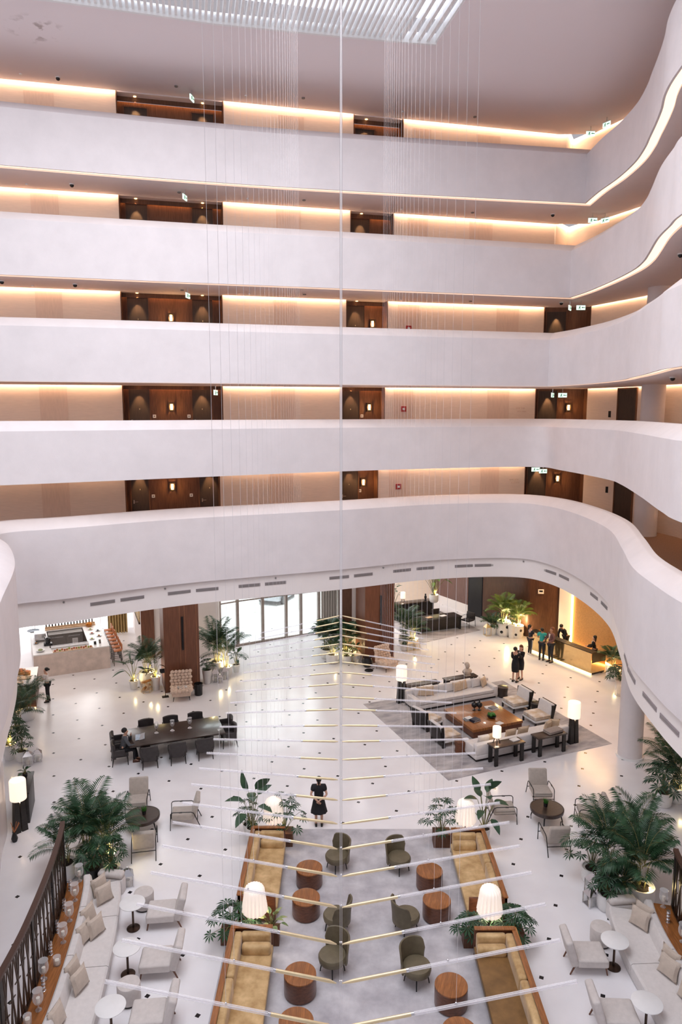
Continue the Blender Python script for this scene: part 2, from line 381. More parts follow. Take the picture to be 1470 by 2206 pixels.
FL = {1: 8.55, 2: 11.6, 3: 14.9, 4: 18.2, 5: 21.5}
ZT = {1: 9.7, 2: 12.74, 3: 16.0, 4: 19.3, 5: 22.6}
ZB = {1: 7.15, 2: 10.85, 3: 13.97, 4: 17.3, 5: 20.6, 6: 24.05}
FRONT = {
 5: ([(-15, 22.4), (-10.6, 23.6), (-5.1, 25.1), (0, 26.2), (8.95, 27.75), (8.95, 26.4), (9.05, 24.9), (9.0, 23.4), (8.8, 22.2), (8.6, 21.4), (8.35, 20.4), (8.1, 19.5), (7.8, 18.6), (7.6, 17.6), (7.45, 16), (7.4, 13), (7.6, 6)], (4,)),
 4: ([(-15, 22.4), (-10.8, 23.5), (-5.2, 24.9), (0, 26.1), (8.65, 28.15), (8.85, 26.8), (8.95, 24.6), (8.9, 22.8), (8.7, 21.6), (8.4, 20.5), (7.9, 18.8), (7.65, 17.6), (7.45, 16.4), (7.4, 13), (7.6, 6)], (4,)),
 3: ([(-15, 22.2), (-10.75, 23.15), (-7.25, 23.95), (0, 25.85), (7.85, 27.75), (8.15, 26.8), (8.5, 24.9), (8.55, 23.3), (8.45, 22), (8.25, 21), (7.9, 19.2), (7.5, 17.5), (7.3, 16.4), (7.2, 13), (7.5, 6)], (4,)),
 2: ([(-14, 19.6), (-10.1, 21.3), (-6.9, 22.9), (-4.05, 24.4), (0, 26.4), (4.5, 28.0), (7.7, 28.6), (8.25, 26.8), (8.6, 23.3), (8.4, 21.5), (7.7, 18.4), (7, 15.6), (6.7, 13.9), (6.7, 10), (7, 6)], ()),
 1: ([(-6, 6), (-6, 10), (-6.2, 12.3), (-6.8, 14.2), (-7.8, 16.9), (-9.1, 19.4), (-10.0, 20.6), (-10.15, 21.2), (-9.8, 21.7), (-8.65, 22.25), (-5.35, 24.3), (0, 26.5), (3.7, 28.2), (6.9, 28.65), (8.05, 27.5), (8.45, 25), (8.3, 22), (7.5, 18.9), (6.85, 16.6), (6.6, 14.8), (6.5, 13), (6.6, 9), (7, 6)], ()),
}
LINE = {k: smooth_line(p, 8, c) for k, (p, c) in FRONT.items()}
# corridor wall: straight run, then bending round the right-hand corner
WA, WB = Vector((-11.9, 25.9)), Vector((8.75, 30.9)); WU = (WB - WA).normalized(); WN = Vector((-WU.y, WU.x))
def wall_at(r):      # point of the straight corridor wall seen in plan direction x/y = r
    t = (r * WA.y - WA.x) / (WU.x - r * WU.y); return t
WBACK = [(-17, WA.y - 5.1 * WU.y / WU.x), (8.75, 30.9), (10.2, 30.85), (11.5, 27.9), (12.1, 25.5), (12.3, 22), (12, 18), (11.5, 12), (11.5, 6)]
RIGHT = WBACK[1:]
WSLOT = offset_line(WBACK, -.15)
flnames = {1: 'lowest', 2: 'second lowest', 3: 'middle', 4: 'second highest', 5: 'topmost'}
for k in (1, 2, 3, 4, 5):
    zt, zb, fl, ln = ZT[k], ZB[k], FL[k], LINE[k]
    par = sweep(ln, [(0, zb), (0, zt - .30), (.03, zt - .265), (.35, zt - .01), (.40, zt), (.54, zt), (.54, fl - .02), (.06, zb + .14), (.06, zb)]).build('gallery_parapet', plaster)
    struct(par, 'smooth white curved parapet of the %s gallery round the atrium' % flnames[k], 'balcony')
    o30 = offset_line(ln, .32)
    back = WSLOT if k > 1 else WBACK
    poly = o30 + back[::-1] if k != 1 else o30 + WBACK[::-1] + [(-17, 22), (-13, 18), (-10, 12), (-9, 6)]
    struct(B().prism(poly, zb, fl).build('gallery_slab', soffit_m if k > 1 else fascia_m), 'floor slab and flat soffit of the %s gallery' % flnames[k], 'floor')
    struct(B().prism(offset_line(ln, .5) + poly[len(o30):], fl, fl + .012).build('gallery_carpet', carpet), 'brown carpet of the %s gallery' % flnames[k], 'carpet')
    if k > 1:
        pass
        struct(sweep(ln, [(.065, zb + .05), (.315, zb + .05)], closed=False).build('gallery_light_strip', led_e), 'warm light strip under the %s gallery parapet' % flnames[k], 'light')

# recesses with wood panelling and doors; ratios are plan directions x/y seen from the far side of the atrium
REC = {5: [(-.2927, -.1528), (.0163, .0818)], 4: [(-.2943, -.1563), (.0123, .0703)], 3: [(-.2972, -.1596), (.0069, .0633)], 2: [(-.30, -.1618), (.0013, .0605)], 1: [(-.3013, -.1685), (0.0, .0518)]}
REND = {5: .2955, 4: .284, 3: .2741, 2: .2663, 1: .2554}
DOORS = {5: [(-.2832, -.253), (-.1934, -.165), (.023, .0485)], 4: [(-.2862, -.2573), (-.1965, -.1688), (.0173, .0425)], 3: [(-.2892, -.2604), (-.1998, -.1722), (.0113, .0364)],
         2: [(-.2917, -.2631), (-.2032, -.1764), (.0051, .0299)], 1: [(-.2934, -.2688), (-.1963, -.1681), (.003, .0282)]}
PANELS = {5: [(-.4121, -.3728), (-.0816, -.0483), (.0946, .1178), (.1771, .2085)], 4: [(-.4105, -.3736), (-.0862, -.0535), (.0892, .1151), (.1705, .2013)],
          3: [(-.4117, -.3753), (-.0909, -.0595), (.0771, .1053), (.2099, .24)], 2: [(-.4134, -.3752), (-.0955, -.0631), (.072, .0987), (.2007, .2306)],
          1: [(-.4178, -.3789), (-.0991, -.0667), (.0667, .0926), (.1937, .2196)]}
def wmat(z=0):       # local frame: x along the wall, y into the building
    return Matrix.Translation((WA.x, WA.y, z)) @ Matrix.Rotation(math.atan2(WU.y, WU.x), 4, 'Z')
DEP = .55
def add_sconce(o_name, label, M):
    t = thing('wall_sconce', label, 'lamp'); t.matrix_world = M
    B().box(-.10, .10, -.03, 0, -.16, .16).box(-.10, .10, -.12, -.10, -.17, -.15).box(-.10, .10, -.12, -.10, .15, .17).box(-.105, -.085, -.12, 0, -.17, .17).box(.085, .105, -.12, 0, -.17, .17).build('bracket', bronze, t)
    B().cyl((0, -.07), .05, -.11, .11, 10).build('glass_tube', bulb_e, t)
    return t
def add_plaque(label, M):
    t = thing('room_number_plaque', label, 'sign'); t.matrix_world = M
    B().box(-.06, .06, -.015, 0, -.06, .06).build('plate', white_m, t)
    B().box(-.03, .03, -.017, -.015, -.025, .025).build('number_field', mat_grey, t)
mat_grey = mat('grey_print', (.25, .23, .22), .6, var=.02)
ordn = ['first', 'second', 'third', 'fourth', 'fifth', 'sixth', 'seventh', 'eighth', 'ninth', 'tenth']
dn = 0; SCON = []
for k in (1, 2, 3, 4, 5):
    fl = FL[k]; ce = ZB[k + 1]; H_ = ce + .12
    M = wmat(); tend = wall_at(REND[k]) if k in (4, 5) else wall_at(REND[k])
    segs = []; t0 = -5.2
    for a, c in REC[k]:
        segs.append((t0, wall_at(a))); t0 = wall_at(c)
    segs.append((t0, tend))
    mb = B()
    for a, c in segs: mb.box(a, c, 0, .3, fl, H_, M)
    struct(mb.build('wall_back', cream, smooth=False), 'cream corridor wall behind the %s gallery' % flnames[k], 'wall')
    # flush cream service doors in the cream wall
    for i, (a, c) in enumerate(PANELS[k]):
        a, c = wall_at(a), wall_at(c); dn += 1
        p = struct(B().box(a, c, -.012, 0, fl, fl + 2.32, M).build('door_%d' % dn, cream2, smooth=False), 'flush beige service panel, %s from the left on the %s gallery' % (ordn[i], flnames[k]), 'door')
    # wood lined recesses
    for ri, (a, c) in enumerate(REC[k]):
        a, c = wall_at(a), wall_at(c)
        mb = B().box(a, c, DEP, DEP + .1, fl, H_ - .2, M).box(a, a + .03, 0, DEP, fl, H_, M).box(c - .03, c, 0, DEP, fl, H_, M)
        struct(mb.build('wall_recess', walnut, smooth=False), 'dark walnut lined recess, %s on the %s gallery' % (['left-hand', 'central'][ri], flnames[k]), 'wall')
        struct(B().box(a + .03, c - .03, .04, DEP, H_ - .08, H_, M).build('recess_ceiling', soffit_m, smooth=False), 'plain ceiling of the %s walnut recess on the %s gallery' % (['left-hand', 'central'][ri], flnames[k]), 'ceiling')
        struct(B().box(a + .03, c - .03, DEP - .15, DEP - .13, H_ - .24, H_ - .08, M).build('trim_5', walnut, smooth=False), 'walnut pelmet hiding the cove light of the %s recess on the %s gallery' % (['left-hand', 'central'][ri], flnames[k]), 'trim')
        struct(B().box(a + .03, c - .03, DEP - .10, DEP - .04, H_ - .11, H_ - .08, M).build('cove_light_strip', cove_r, smooth=False), 'amber cove light in the %s walnut recess of the %s gallery' % (['left-hand', 'central'][ri], flnames[k]), 'light')
        for di, (da, dc) in enumerate(DOORS[k]):
            da, dc = wall_at(da) , wall_at(dc)
            f_ = 1 + .55 / 29
            if not (a < da * 1 + .01 and dc < c + .05): continue
            da *= 1; dn += 1; mid = (da + dc) / 2; wd = min(.52, (dc - da) / 2)
            d = struct(B().box(mid - wd, mid + wd, DEP - .02, DEP, fl, fl + 2.3, M).build('door_%d' % dn, doorw, smooth=False), 'dark guest room door, %s from the left on the %s gallery' % (ordn[di], flnames[k]), 'door')
            B().box(mid - wd - .05, mid - wd, DEP - .04, DEP, fl, fl + 2.35, M).box(mid + wd, mid + wd + .05, DEP - .04, DEP, fl, fl + 2.35, M).box(mid - wd, mid + wd, DEP - .04, DEP, fl + 2.3, fl + 2.35, M).build('door_frame', walnut, d, smooth=False)
            B().bar((mid - wd + .08, DEP - .07, fl + 1.05), (mid - wd + .24, DEP - .07, fl + 1.05), .02, .02, M).box(mid - wd + .06, mid - wd + .11, DEP - .07, DEP, fl + .98, fl + 1.12, M).build('door_handle', chrome, d)
            B().cyl((mid, DEP - .04), .012, fl + 1.5, fl + 1.54, 8, M).build('door_viewer', brass, d)
            sp = B().cyl((mid, .30), .05, H_ - .10, H_ - .08, 10, M).build('recess_downlight', bulb_e); tag(sp, 'tiny spotlight over the %s dark door from the left, %s gallery' % (ordn[di], flnames[k]), 'light', 'door spotlights')
            p = M @ Vector((mid, .32, H_ - .12)); q = M @ Vector((mid, DEP, fl + 1.0)); spot('door_spot', p, q, 130, (1, .60, .28), 50, .03)
    # cove light along the wall head
    mb = B()
    for a, c in segs: mb.box(a, c, -.13, -.02, ce + .07, ce + .10, M)
    struct(mb.build('cove_light_strip', cove_e, smooth=False), 'warm cove light along the cream wall head of the %s gallery' % flnames[k], 'light')
    # right-hand corner and the wall behind the S curve
    rp = [tuple((M @ Vector((tend, 0, 0)))[:2])] + RIGHT[1:]
    if k <= 3:     # third recess round the corner
        c0 = Vector(rp[0]); c1 = Vector((10.35, 30.5)); back = [c0, c0 + Vector((.12, .62)), Vector((10.45, 31.3)), c1]
        mb = B()
        for i in range(3):
            mb.bar((*back[i], (fl + H_) / 2), (*back[i + 1], (fl + H_) / 2), .06, H_ - fl)
        struct(mb.build('wall_recess', walnut, smooth=False), 'dark walnut corner recess on the %s gallery' % flnames[k], 'wall')
        dv = (back[2] - back[1]); ang = math.atan2(dv.y, dv.x); dn += 1
        MM = T(back[1].x, back[1].y, 0, ang)
        d = struct(B().box(.15, .95, -.08, -.03, fl, fl + 2.3, MM).build('door_%d' % dn, doorw, smooth=False), 'dark guest room door in the corner recess of the %s gallery' % flnames[k], 'door')
        B().box(.1, .15, -.1, -.03, fl, fl + 2.35, MM).box(.95, 1.0, -.1, -.03, fl, fl + 2.35, MM).build('door_frame', walnut, d, smooth=False)
        if k < 3: SCON.append((k, MM @ T(1.45, -.05, fl + 1.6), 'beside the corner door'))
        p = MM @ Vector((.55, -.25, H_ - .25)); q = MM @ Vector((.55, -.03, fl + 1)); spot('door_spot', p, q, 130, (1, .60, .28), 50, .03)
        rp = [tuple(c1)] + RIGHT[2:]
    else:
        rp = [rp[0], (9.6, 31.9), (10.35, 30.5)] + RIGHT[2:]
    mb = B(); rl = rp
    for i in range(len(rl) - 1): mb.bar((*rl[i], (fl + H_) / 2), (*rl[i + 1], (fl + H_) / 2), .12, H_ - fl)
    struct(mb.build('wall_right', cream, smooth=False), 'cream corridor wall behind the right-hand curve of the %s gallery' % flnames[k], 'wall')
    mb = B(); ro = offset_line(rl, -.1)
    for i in range(len(ro) - 1): mb.bar((*ro[i], ce + .085), (*ro[i + 1], ce + .085), .10, .03)
    struct(mb.build('cove_light_strip', cove_e, smooth=False), 'warm cove light along the right-hand corridor wall of the %s gallery' % flnames[k], 'light')
    # plain dark wood door further along the right-hand wall
    if k < 3:
        a = Vector((10.35, 30.5)); c = Vector((11.5, 27.9)); u = (c - a).normalized(); ang = math.atan2(u.y, u.x)
        tt = {2: .78, 1: .80}[k] * (c - a).length; q = a + u * tt; MM = T(q.x, q.y, 0, ang); dn += 1
        d = struct(B().box(-.45, .45, -.10, -.05, fl, fl + 2.3, MM).build('door_%d' % dn, doorw, smooth=False), 'plain dark door in the right-hand cream wall of the %s gallery' % flnames[k], 'door')
        B().box(-.5, -.45, -.12, -.05, fl, fl + 2.35, MM).box(.45, .5, -.12, -.05, fl, fl + 2.35, MM).box(-.45, .45, -.12, -.05, fl + 2.3, fl + 2.35, MM).build('door_frame', walnut, d, smooth=False)
        tag(B().box(-.95, -.85, -.10, -.05, fl + 1.2, fl + 1.45, MM).build('wall_switch', blackm, smooth=False), 'small dark switch beside the plain door of the %s gallery' % flnames[k], 'switch')
M = wmat()
for k, rs in {3: [(-.2295, 'between the left pair of doors'), (.0471, 'right of the central door')], 2: [(-.2326, 'between the left pair of doors'), (.0433, 'right of the central door')], 1: [(-.2351, 'between the left pair of doors'), (.0356, 'right of the central door')]}.items():
    for r_, where in rs: SCON.append((k, M @ T(wall_at(r_), DEP - .01, FL[k] + 1.6), where))
for k, MM, where in SCON:
    t = add_sconce('wall_sconce', 'lit brass wall sconce %s on the %s gallery' % (where, flnames[k]), MM)
    t['group'] = 'corridor wall sconces'
    p = MM @ Vector((0, -.22, 0)); point('sconce_light', p, 13, (1, .55, .22), .06)
for k, rs in {2: [(-.257, 'left'), (-.2085, 'right'), (.0335, 'central')], 1: [(-.2625, 'left'), (-.2085, 'right'), (.031, 'central')]}.items():
    for r_, where in rs:
        add_plaque('small white room plaque by the %s %s door on the %s gallery' % (where, {'left': 'recess', 'right': 'recess', 'central': 'recess'}[where], flnames[k]), M @ T(wall_at(r_), DEP - .005, FL[k] + 1.25))
for k, r_, z in ((3, .0911, 16.3), (2, .0854, 13.13), (1, .0796, 9.99)):
    t = thing('fire_alarm_box', 'small red fire alarm box on the cream wall of the %s gallery' % flnames[k], 'alarm', group='fire alarm boxes'); t.matrix_world = M @ T(wall_at(r_), -.012, z)
    B().bev(-.11, .11, -.06, 0, -.11, .11, .01).build('housing', redbox, t)
    B().box(-.05, .05, -.066, -.06, -.04, .04).build('push_plate', white_m, t)
for k, r_, z in ((3, .257, 16.15), (2, .247, 13.1), (1, .2413, 10.1)):
    t = thing('direction_sign', 'small raised direction sign on the cream wall near the corner, %s gallery' % flnames[k], 'sign', group='corridor direction signs'); t.matrix_world = M @ T(wall_at(r_), -.005, z)
    for i, (x, zz) in enumerate(((-.22, .07), (.02, .07), (-.16, -.07), (.06, -.07))):
        B().box(x, x + .07, -.012, 0, zz - .025, zz + .025).box(x + .09, x + .11, -.012, 0, zz - .025, zz + .025).box(x + .13, x + .18, -.012, 0, zz - .025, zz + .025).build('raised_mark', cream2, t, smooth=False)

# round column carrying the right-hand galleries
for nm, z0, z1, r_, lab in (('column', 0, ZB[1] - .8, .44, 'round white column on the lobby floor at the right'),):
    struct(B().cyl((11.03, 26.0), r_, 0, 7.2, 32).build('column', plaster), lab, 'column')
    struct(B().lathe([(.5, 0), (.5, .06), (.44, .06)], 32, None, (11.03, 26.0, 0)).build('column_base', white_m), 'low round base of the right lobby column', 'column')
for k in (1, 2, 3, 4):
    struct(B().cyl((11.05 + .02 * k, 25.9), .40, FL[k], ZB[k + 1], 28).build('column', plaster), 'round white column behind the right-hand curve of the %s gallery' % flnames[k], 'column')

# atrium ceiling with its louvred roof light
u12 = Vector((cos(R(12)), sin(R(12)))); n12 = Vector((-u12.y, u12.x))
SKY = [(-12.3, 20.35), (-7.85, 21.22), (-3.66, 22.39), (-.07, 23.09), (1.89, 23.44), (2.88, 23.58), (4.9, 14.0), (6.4, 6.5), (-9, 4), (-13, 8)]
outer = [(-17, 2)] + WSLOT + [(11.5, 2)]
def ring_prism(outer, hole, z0, z1):
    mb = B(); bm = bmesh.new()
    vo = [bm.verts.new((x, y, z0)) for x, y in outer]; vh = [bm.verts.new((x, y, z0)) for x, y in hole]
    es = [bm.edges.new((vo[i], vo[(i + 1) % len(vo)])) for i in range(len(vo))] + [bm.edges.new((vh[i], vh[(i + 1) % len(vh)])) for i in range(len(vh))]
    bmesh.ops.triangle_fill(bm, use_beauty=True, edges=es); bm.verts.index_update()
    vs_ = [v.co.copy() for v in bm.verts]; fs = [[v.index for v in f.verts] for f in bm.faces]; n = len(vs_); bm.free()
    mb.add(vs_, fs); mb.add([(v.x, v.y, z1) for v in vs_], fs)
    for ln in (outer, hole):
        for i in range(len(ln)):
            p, q = ln[i], ln[(i + 1) % len(ln)]; mb.add([(*p, z0), (*q, z0), (*q, z1), (*p, z1)], [(0, 1, 2, 3)])
    return mb
cst, nt, b = _mat('stained_ceiling_paint'); N = nt.nodes; L = nt.links; b.inputs['Roughness'].default_value = .8
tc = N.new('ShaderNodeTexCoord'); nz = N.new('ShaderNodeTexNoise'); nz.inputs['Scale'].default_value = 2.2; nz.inputs['Detail'].default_value = 5; L.new(tc.outputs['Object'], nz.inputs['Vector'])
ds = N.new('ShaderNodeVectorMath'); ds.operation = 'DISTANCE'; ds.inputs[1].default_value = (-8.9, 22.75, 24.05); L.new(tc.outputs['Object'], ds.inputs[0])
m1 = N.new('ShaderNodeMapRange'); m1.inputs['From Min'].default_value = .95; m1.inputs['From Max'].default_value = .2; L.new(ds.outputs['Value'], m1.inputs['Value'])
m2 = N.new('ShaderNodeMapRange'); m2.inputs['From Min'].default_value = .55; m2.inputs['From Max'].default_value = .62; L.new(nz.outputs[0], m2.inputs['Value'])
mm = N.new('ShaderNodeMath'); mm.operation = 'MULTIPLY'; L.new(m1.outputs[0], mm.inputs[0]); L.new(m2.outputs[0], mm.inputs[1])
mx = N.new('ShaderNodeMix'); mx.data_type = 'RGBA'; mx.inputs[6].default_value = (.86, .78, .80, 1); mx.inputs[7].default_value = (.45, .37, .36, 1); L.new(mm.outputs[0], mx.inputs[0]); L.new(mx.outputs[2], b.inputs['Base Color'])
struct(ring_prism(outer, SKY, 24.05, 24.35).build('ceiling', cst, smooth=False), 'smooth mauve white atrium ceiling', 'ceiling')
struct(B().prism(SKY, 24.75, 24.8).build('window_1', sky_e, smooth=False), 'bright glass of the roof light above the louvres', 'window')
mb = B(); i = 0; s_ = -13.5
def clip_sky(s_):
    # span along n12 of the roof light at distance s_ along u12
    hits = []
    for i in range(len(SKY)):
        p = Vector(SKY[i]); q = Vector(SKY[(i + 1) % len(SKY)]); a, c = p.dot(u12) - s_, q.dot(u12) - s_
        if a * c < 0: t = a / (a - c); hits.append((p + (q - p) * t).dot(n12))
    return (min(hits), max(hits)) if len(hits) >= 2 else None
while s_ < 10.5:
    h = clip_sky(s_); wide = s_ > 6.55
    if h and h[1] - h[0] > .3:
        a = u12 * s_ + n12 * h[0]; c = u12 * s_ + n12 * (h[1] - .03)
        mb.bar((a.x, a.y, 24.17), (c.x, c.y, 24.17), .075 if not wide else .10, .20)
    s_ += .165 if not wide else .27
struct(mb.build('skylight_louvres', white_m, smooth=False), 'parallel white louvre blades filling the roof light', 'louvre')
struct(sweep([SKY[0]] + SKY[1:6], [(0, 24.0), (0, 24.3), (-.09, 24.3), (-.09, 24.0)]).build('trim_1', white_m), 'white edge trim along the front of the roof light', 'trim')
sk = B()
for i in range(5): sk.box(6.62 + i * .27, 6.72 + i * .27, 0, .01, 0, .01)
# ------------------------------------------------------------------ lobby under the galleries
L1 = LINE[1]; FZ0, FZ1 = 6.35, 7.15
FASC = offset_line(L1, .12)
struct(sweep(L1, [(.12, FZ0), (.12, FZ1 + .02), (.32, FZ1 + .02), (.32, FZ0)]).build('trim_2', fascia_m), 'smooth pale fascia band under the lowest gallery parapet', 'trim')
def along(line, r, far=True):
    # the place on a plan line lying in plan direction x/y = r, and the heading of the line there
    best = None
    for i in range(len(line) - 1):
        p, q = Vector(line[i]), Vector(line[i + 1]); a, c = p.x - r * p.y, q.x - r * q.y
        if a * c <= 0 and abs(a - c) > 1e-9:
            t = a / (a - c); h = p + (q - p) * t
            if best is None or (h.y > best[0].y) == far: best = (h, (q - p).normalized())
    return best
VR = [-.3399, -.2973, -.2302, -.1904, -.1301, -.0931, -.0026, .0316, .0863, .1192, .1744, .2026, .2965, .3167, .3607, .3759]
for i, r_ in enumerate(VR):
    h, u = along(FASC, r_, i < 14); MM = T(h.x, h.y, 6.83, math.atan2(u.y, u.x))
    t = thing('air_vent', 'slim slot air vent in the lobby fascia, %s of the slots from the left' % (ordn + ['eleventh', 'twelfth', 'thirteenth', 'fourteenth', 'fifteenth', 'sixteenth'])[i], 'vent', group='slot air vents in the lobby fascia'); t.matrix_world = MM
    B().box(-.40, .40, -.014, 0, -.055, .055).build('vent_frame', vent_m, t, smooth=False)
    mb = B()
    for j in range(3): mb.box(-.38, .38, -.022, -.014, -.040 + j * .03, -.025 + j * .03)
    mb.build('vent_slat', mat_grey, t, smooth=False)
for i, (r_, far) in enumerate([(8.2 - 8.55, True)]): pass
for s0, (yy, lab) in enumerate(((17.6, 'first'), (16.4, 'second'), (14.9, 'third'), (13.7, 'fourth'))):
    ps = [p for p in zip(FASC, FASC[1:]) if p[0][0] > 4 and p[0][1] >= yy > p[1][1]]
    if ps:
        p, q = Vector(ps[0][0]), Vector(ps[0][1]); u = (q - p).normalized(); MM = T(p.x, p.y, 6.75, math.atan2(u.y, u.x))
        t = thing('air_vent', 'slim slot air vent on the near right-hand fascia, %s past the bend' % lab, 'vent', group='slot air vents in the lobby fascia'); t.matrix_world = MM
        B().box(-.46, .46, -.014, 0, -.055, .055).build('vent_frame', vent_m, t, smooth=False)
        B().box(-.44, .44, -.022, -.014, -.01, .01).build('vent_slat', mat_grey, t, smooth=False)
for r_, nm in ((-.395, 'far left'), (-.0925, 'left'), (.06, 'middle'), (.258, 'right'), (-.25, 'mid left')):
    h, u = along(FASC, r_); tag(B().ball((h.x, h.y - .02, 7.02), .035, 8).build('smoke_detector', mat_grey), 'small grey detector stud on the lobby fascia, %s one' % nm, 'detector', 'detector studs on the lobby fascia')
# curved glazed entrance front with slim bronze mullions
GL = smooth_line([(-7.4, 38.0), (-6.67, 38.39), (-5.78, 39.02), (-4.46, 39.77), (-3.18, 40.45), (-1.32, 41.34), (.2, 41.9)], 6)
MUL = [(-6.67, 38.39), (-5.78, 39.02), (-4.46, 39.77), (-3.18, 40.45), (-2.35, 40.87), (-1.32, 41.34), (-.14, 41.75)]
lobby_ceil = offset_line(L1, .3)
lc = [p for p in lobby_ceil if p[1] > 13]
struct(B().prism(lc + [(18, 13), (18, 50), (1.4, 50), (.4, 42.2)] + [(x, y + .15) for x, y in MUL[::-1]] + [(-7.6, 38.3), (-12.5, 44), (-22, 44), (-22, 13)], 6.3, 6.42).build('ceiling', fascia_m, smooth=False), 'flat pale lobby ceiling under the galleries', 'ceiling')

mull = mat('grey_bronze_mullion', (.33, .27, .24), .45, metal=.2, var=.08)
nw = 2
for i in range(len(MUL) - 1):
    p, q = Vector(MUL[i]), Vector(MUL[i + 1]); a = math.atan2((q - p).y, (q - p).x); ln = (q - p).length; MM = T(p.x, p.y, 0, a)
    o = struct(B().box(.05, ln - .05, -.012, .012, .1, 6.3, MM).build('window_%d' % nw, pane_glass, smooth=False), 'tall clear glass panel of the entrance front, %s from the left' % ordn[i], 'window'); nw += 1
    B().box(.02, ln - .02, -.05, .05, 0, .12, MM).box(.02, ln - .02, -.04, .04, 2.55, 2.62, MM).build('rail', mull, o, smooth=False)
for i, p in enumerate(MUL):
    struct(B().box(-.07, .07, -.1, .1, 0, 6.3, T(*p, 0, R(26))).build('trim_3', mull, smooth=False), 'slim bronze mullion of the glazed entrance, %s from the left' % ordn[i], 'trim')
# white canopy columns and planter beyond the glass
for i, (x, y) in enumerate(((-5.6, 46), (-2.9, 46.8), (-.9, 47.2))):
    struct(B().cyl((x, y), .22, 0, 6.2, 16).build('column', white_m), 'slim white canopy column outside the glass, %s from the left' % ordn[i], 'column')
struct(B().box(-16, 10, 56, 56.3, 0, 7.5).build('wall_outside', asphalt, smooth=False), 'sunlit pale wall across the forecourt', 'wall')
# parked car seen dimly through the glass
car = thing('car', 'silver car parked outside beyond the entrance glass', 'car', (-4.25, 49.5, 0), R(70))
cm = mat('silver_car_paint', (.50, .53, .57), .3, metal=.3, var=.03)
B().loft([[(-2.1, y, z) for y, z in ((-.75, .35), (.75, .35), (.7, .75), (-.7, .75))], [(-1.2, y, z) for y, z in ((-.85, .3), (.85, .3), (.8, .85), (-.8, .85))], [(1.2, y, z) for y, z in ((-.85, .3), (.85, .3), (.8, .9), (-.8, .9))], [(2.1, y, z) for y, z in ((-.75, .4), (.75, .4), (.7, .8), (-.7, .8))]]).build('body', cm, car)
B().loft([[(-1.0, y, z) for y, z in ((-.78, .85), (.78, .85), (.76, .87), (-.76, .87))], [(-.4, y, z) for y, z in ((-.75, .85), (.75, .85), (.6, 1.4), (-.6, 1.4))], [(.8, y, z) for y, z in ((-.75, .85), (.75, .85), (.6, 1.4), (-.6, 1.4))], [(1.5, y, z) for y, z in ((-.75, .85), (.75, .85), (.74, .88), (-.74, .88))]]).build('cabin_glass', blackm, car)
for x in (-1.35, 1.35):
    for y in (-.8, .8): B().cyl((0, 0), .32, -.1, .1, 16, T(x, y, .32, 0, PI / 2)).build('wheel', potb, car)

# wood clad piers framing the entrance
def pier(x, y, rz, wd, dp, label, flute, side=True):
    t = thing('wood_pier', label, 'pillar', (x, y, 0), rz); t['kind'] = 'structure'
    B().box(0, wd, 0, dp, 0, 6.34).build('core_panel', walnut_red, t, smooth=False)
    if flute:
        mb = B()
        for i in range(9): mb.box(wd * .52 + i * .085, wd * .52 + i * .085 + .05, -.05, 0, 0, 6.34)
        mb.build('flutes', walnut_red, t, smooth=False)
    mb = B()
    for x_ in (.46, .60, .93): mb.box(wd * x_ - .012, wd * x_ + .012, -.012, 0, 0, 6.34)
    if not flute: mb.build('copper_inlay', mat('copper_inlay', (.42, .19, .10), .35, metal=.5), t, smooth=False)
    B().box(wd * .50, wd * .555, -.06, -.02, 2.0, 3.6).build('pull_handle', blackm, t, smooth=False)
    B().box(-.01, wd + .01, -.015, 0, 0, .1).build('plinth', walnut, t, smooth=False)
    return t
pier(-8.2, 32.2, R(20.5), 1.62, 1.5, 'red walnut clad pier with a long dark pull, left of the entrance', False)
pier(1.24, 36.1, R(22), 1.68, 1.2, 'fluted red walnut pier with a long dark pull, right of the entrance', True)
struct(B().box(-9.96, -6.5, 37.15, 37.4, 0, 6.34).build('wall_left', fascia_m, smooth=False), 'white lobby wall behind the left wood pier', 'wall')
struct(B().box(-10.62, -9.93, 37.05, 37.5, 0, 6.34).build('wall_panel', walnut_red, smooth=False), 'narrow red walnut wall panel left of the entrance', 'wall')
struct(B().box(.0, .58, 37.6, 38.2, 0, 6.34).build('wall_panel', walnut, smooth=False), 'narrow dark walnut panel between glass and right pier', 'wall')
struct(B().box(.58, 1.5, 37.65, 38.2, 0, 6.34).build('wall_right', fascia_m, smooth=False), 'pale wall strip beside the fluted right pier', 'wall')
struct(B().bar((.1, 41.9, 3.15), (.3, 37.9, 3.15), .2, 6.3).build('wall_side', fascia_m, smooth=False), 'side wall at the right end of the entrance glass', 'wall')
def pleats(p, q, h, n, amp, thick=.02):
    p, q = Vector(p), Vector(q); u = (q - p).normalized(); nn = Vector((-u.y, u.x)); r1 = []
    for i in range(n * 6 + 1):
        t = i / (n * 6); a = p + (q - p) * t + nn * amp * sin(2 * PI * n * t); r1.append((a.x, a.y))
    return sweep(r1, [(-thick / 2, .02), (thick / 2, .02), (thick / 2, h), (-thick / 2, h)])
tag(pleats((-1.15, 41.2), (-.25, 41.6), 6.2, 6, .07).build('curtain', drape_g), 'grey beige curtain gathered at the right end of the glass', 'curtain')
tag(pleats((-13.75, 41.2), (-12.75, 41.65), 6.2, 7, .1).build('curtain', drape), 'gold striped curtain hanging beyond the bar', 'curtain')
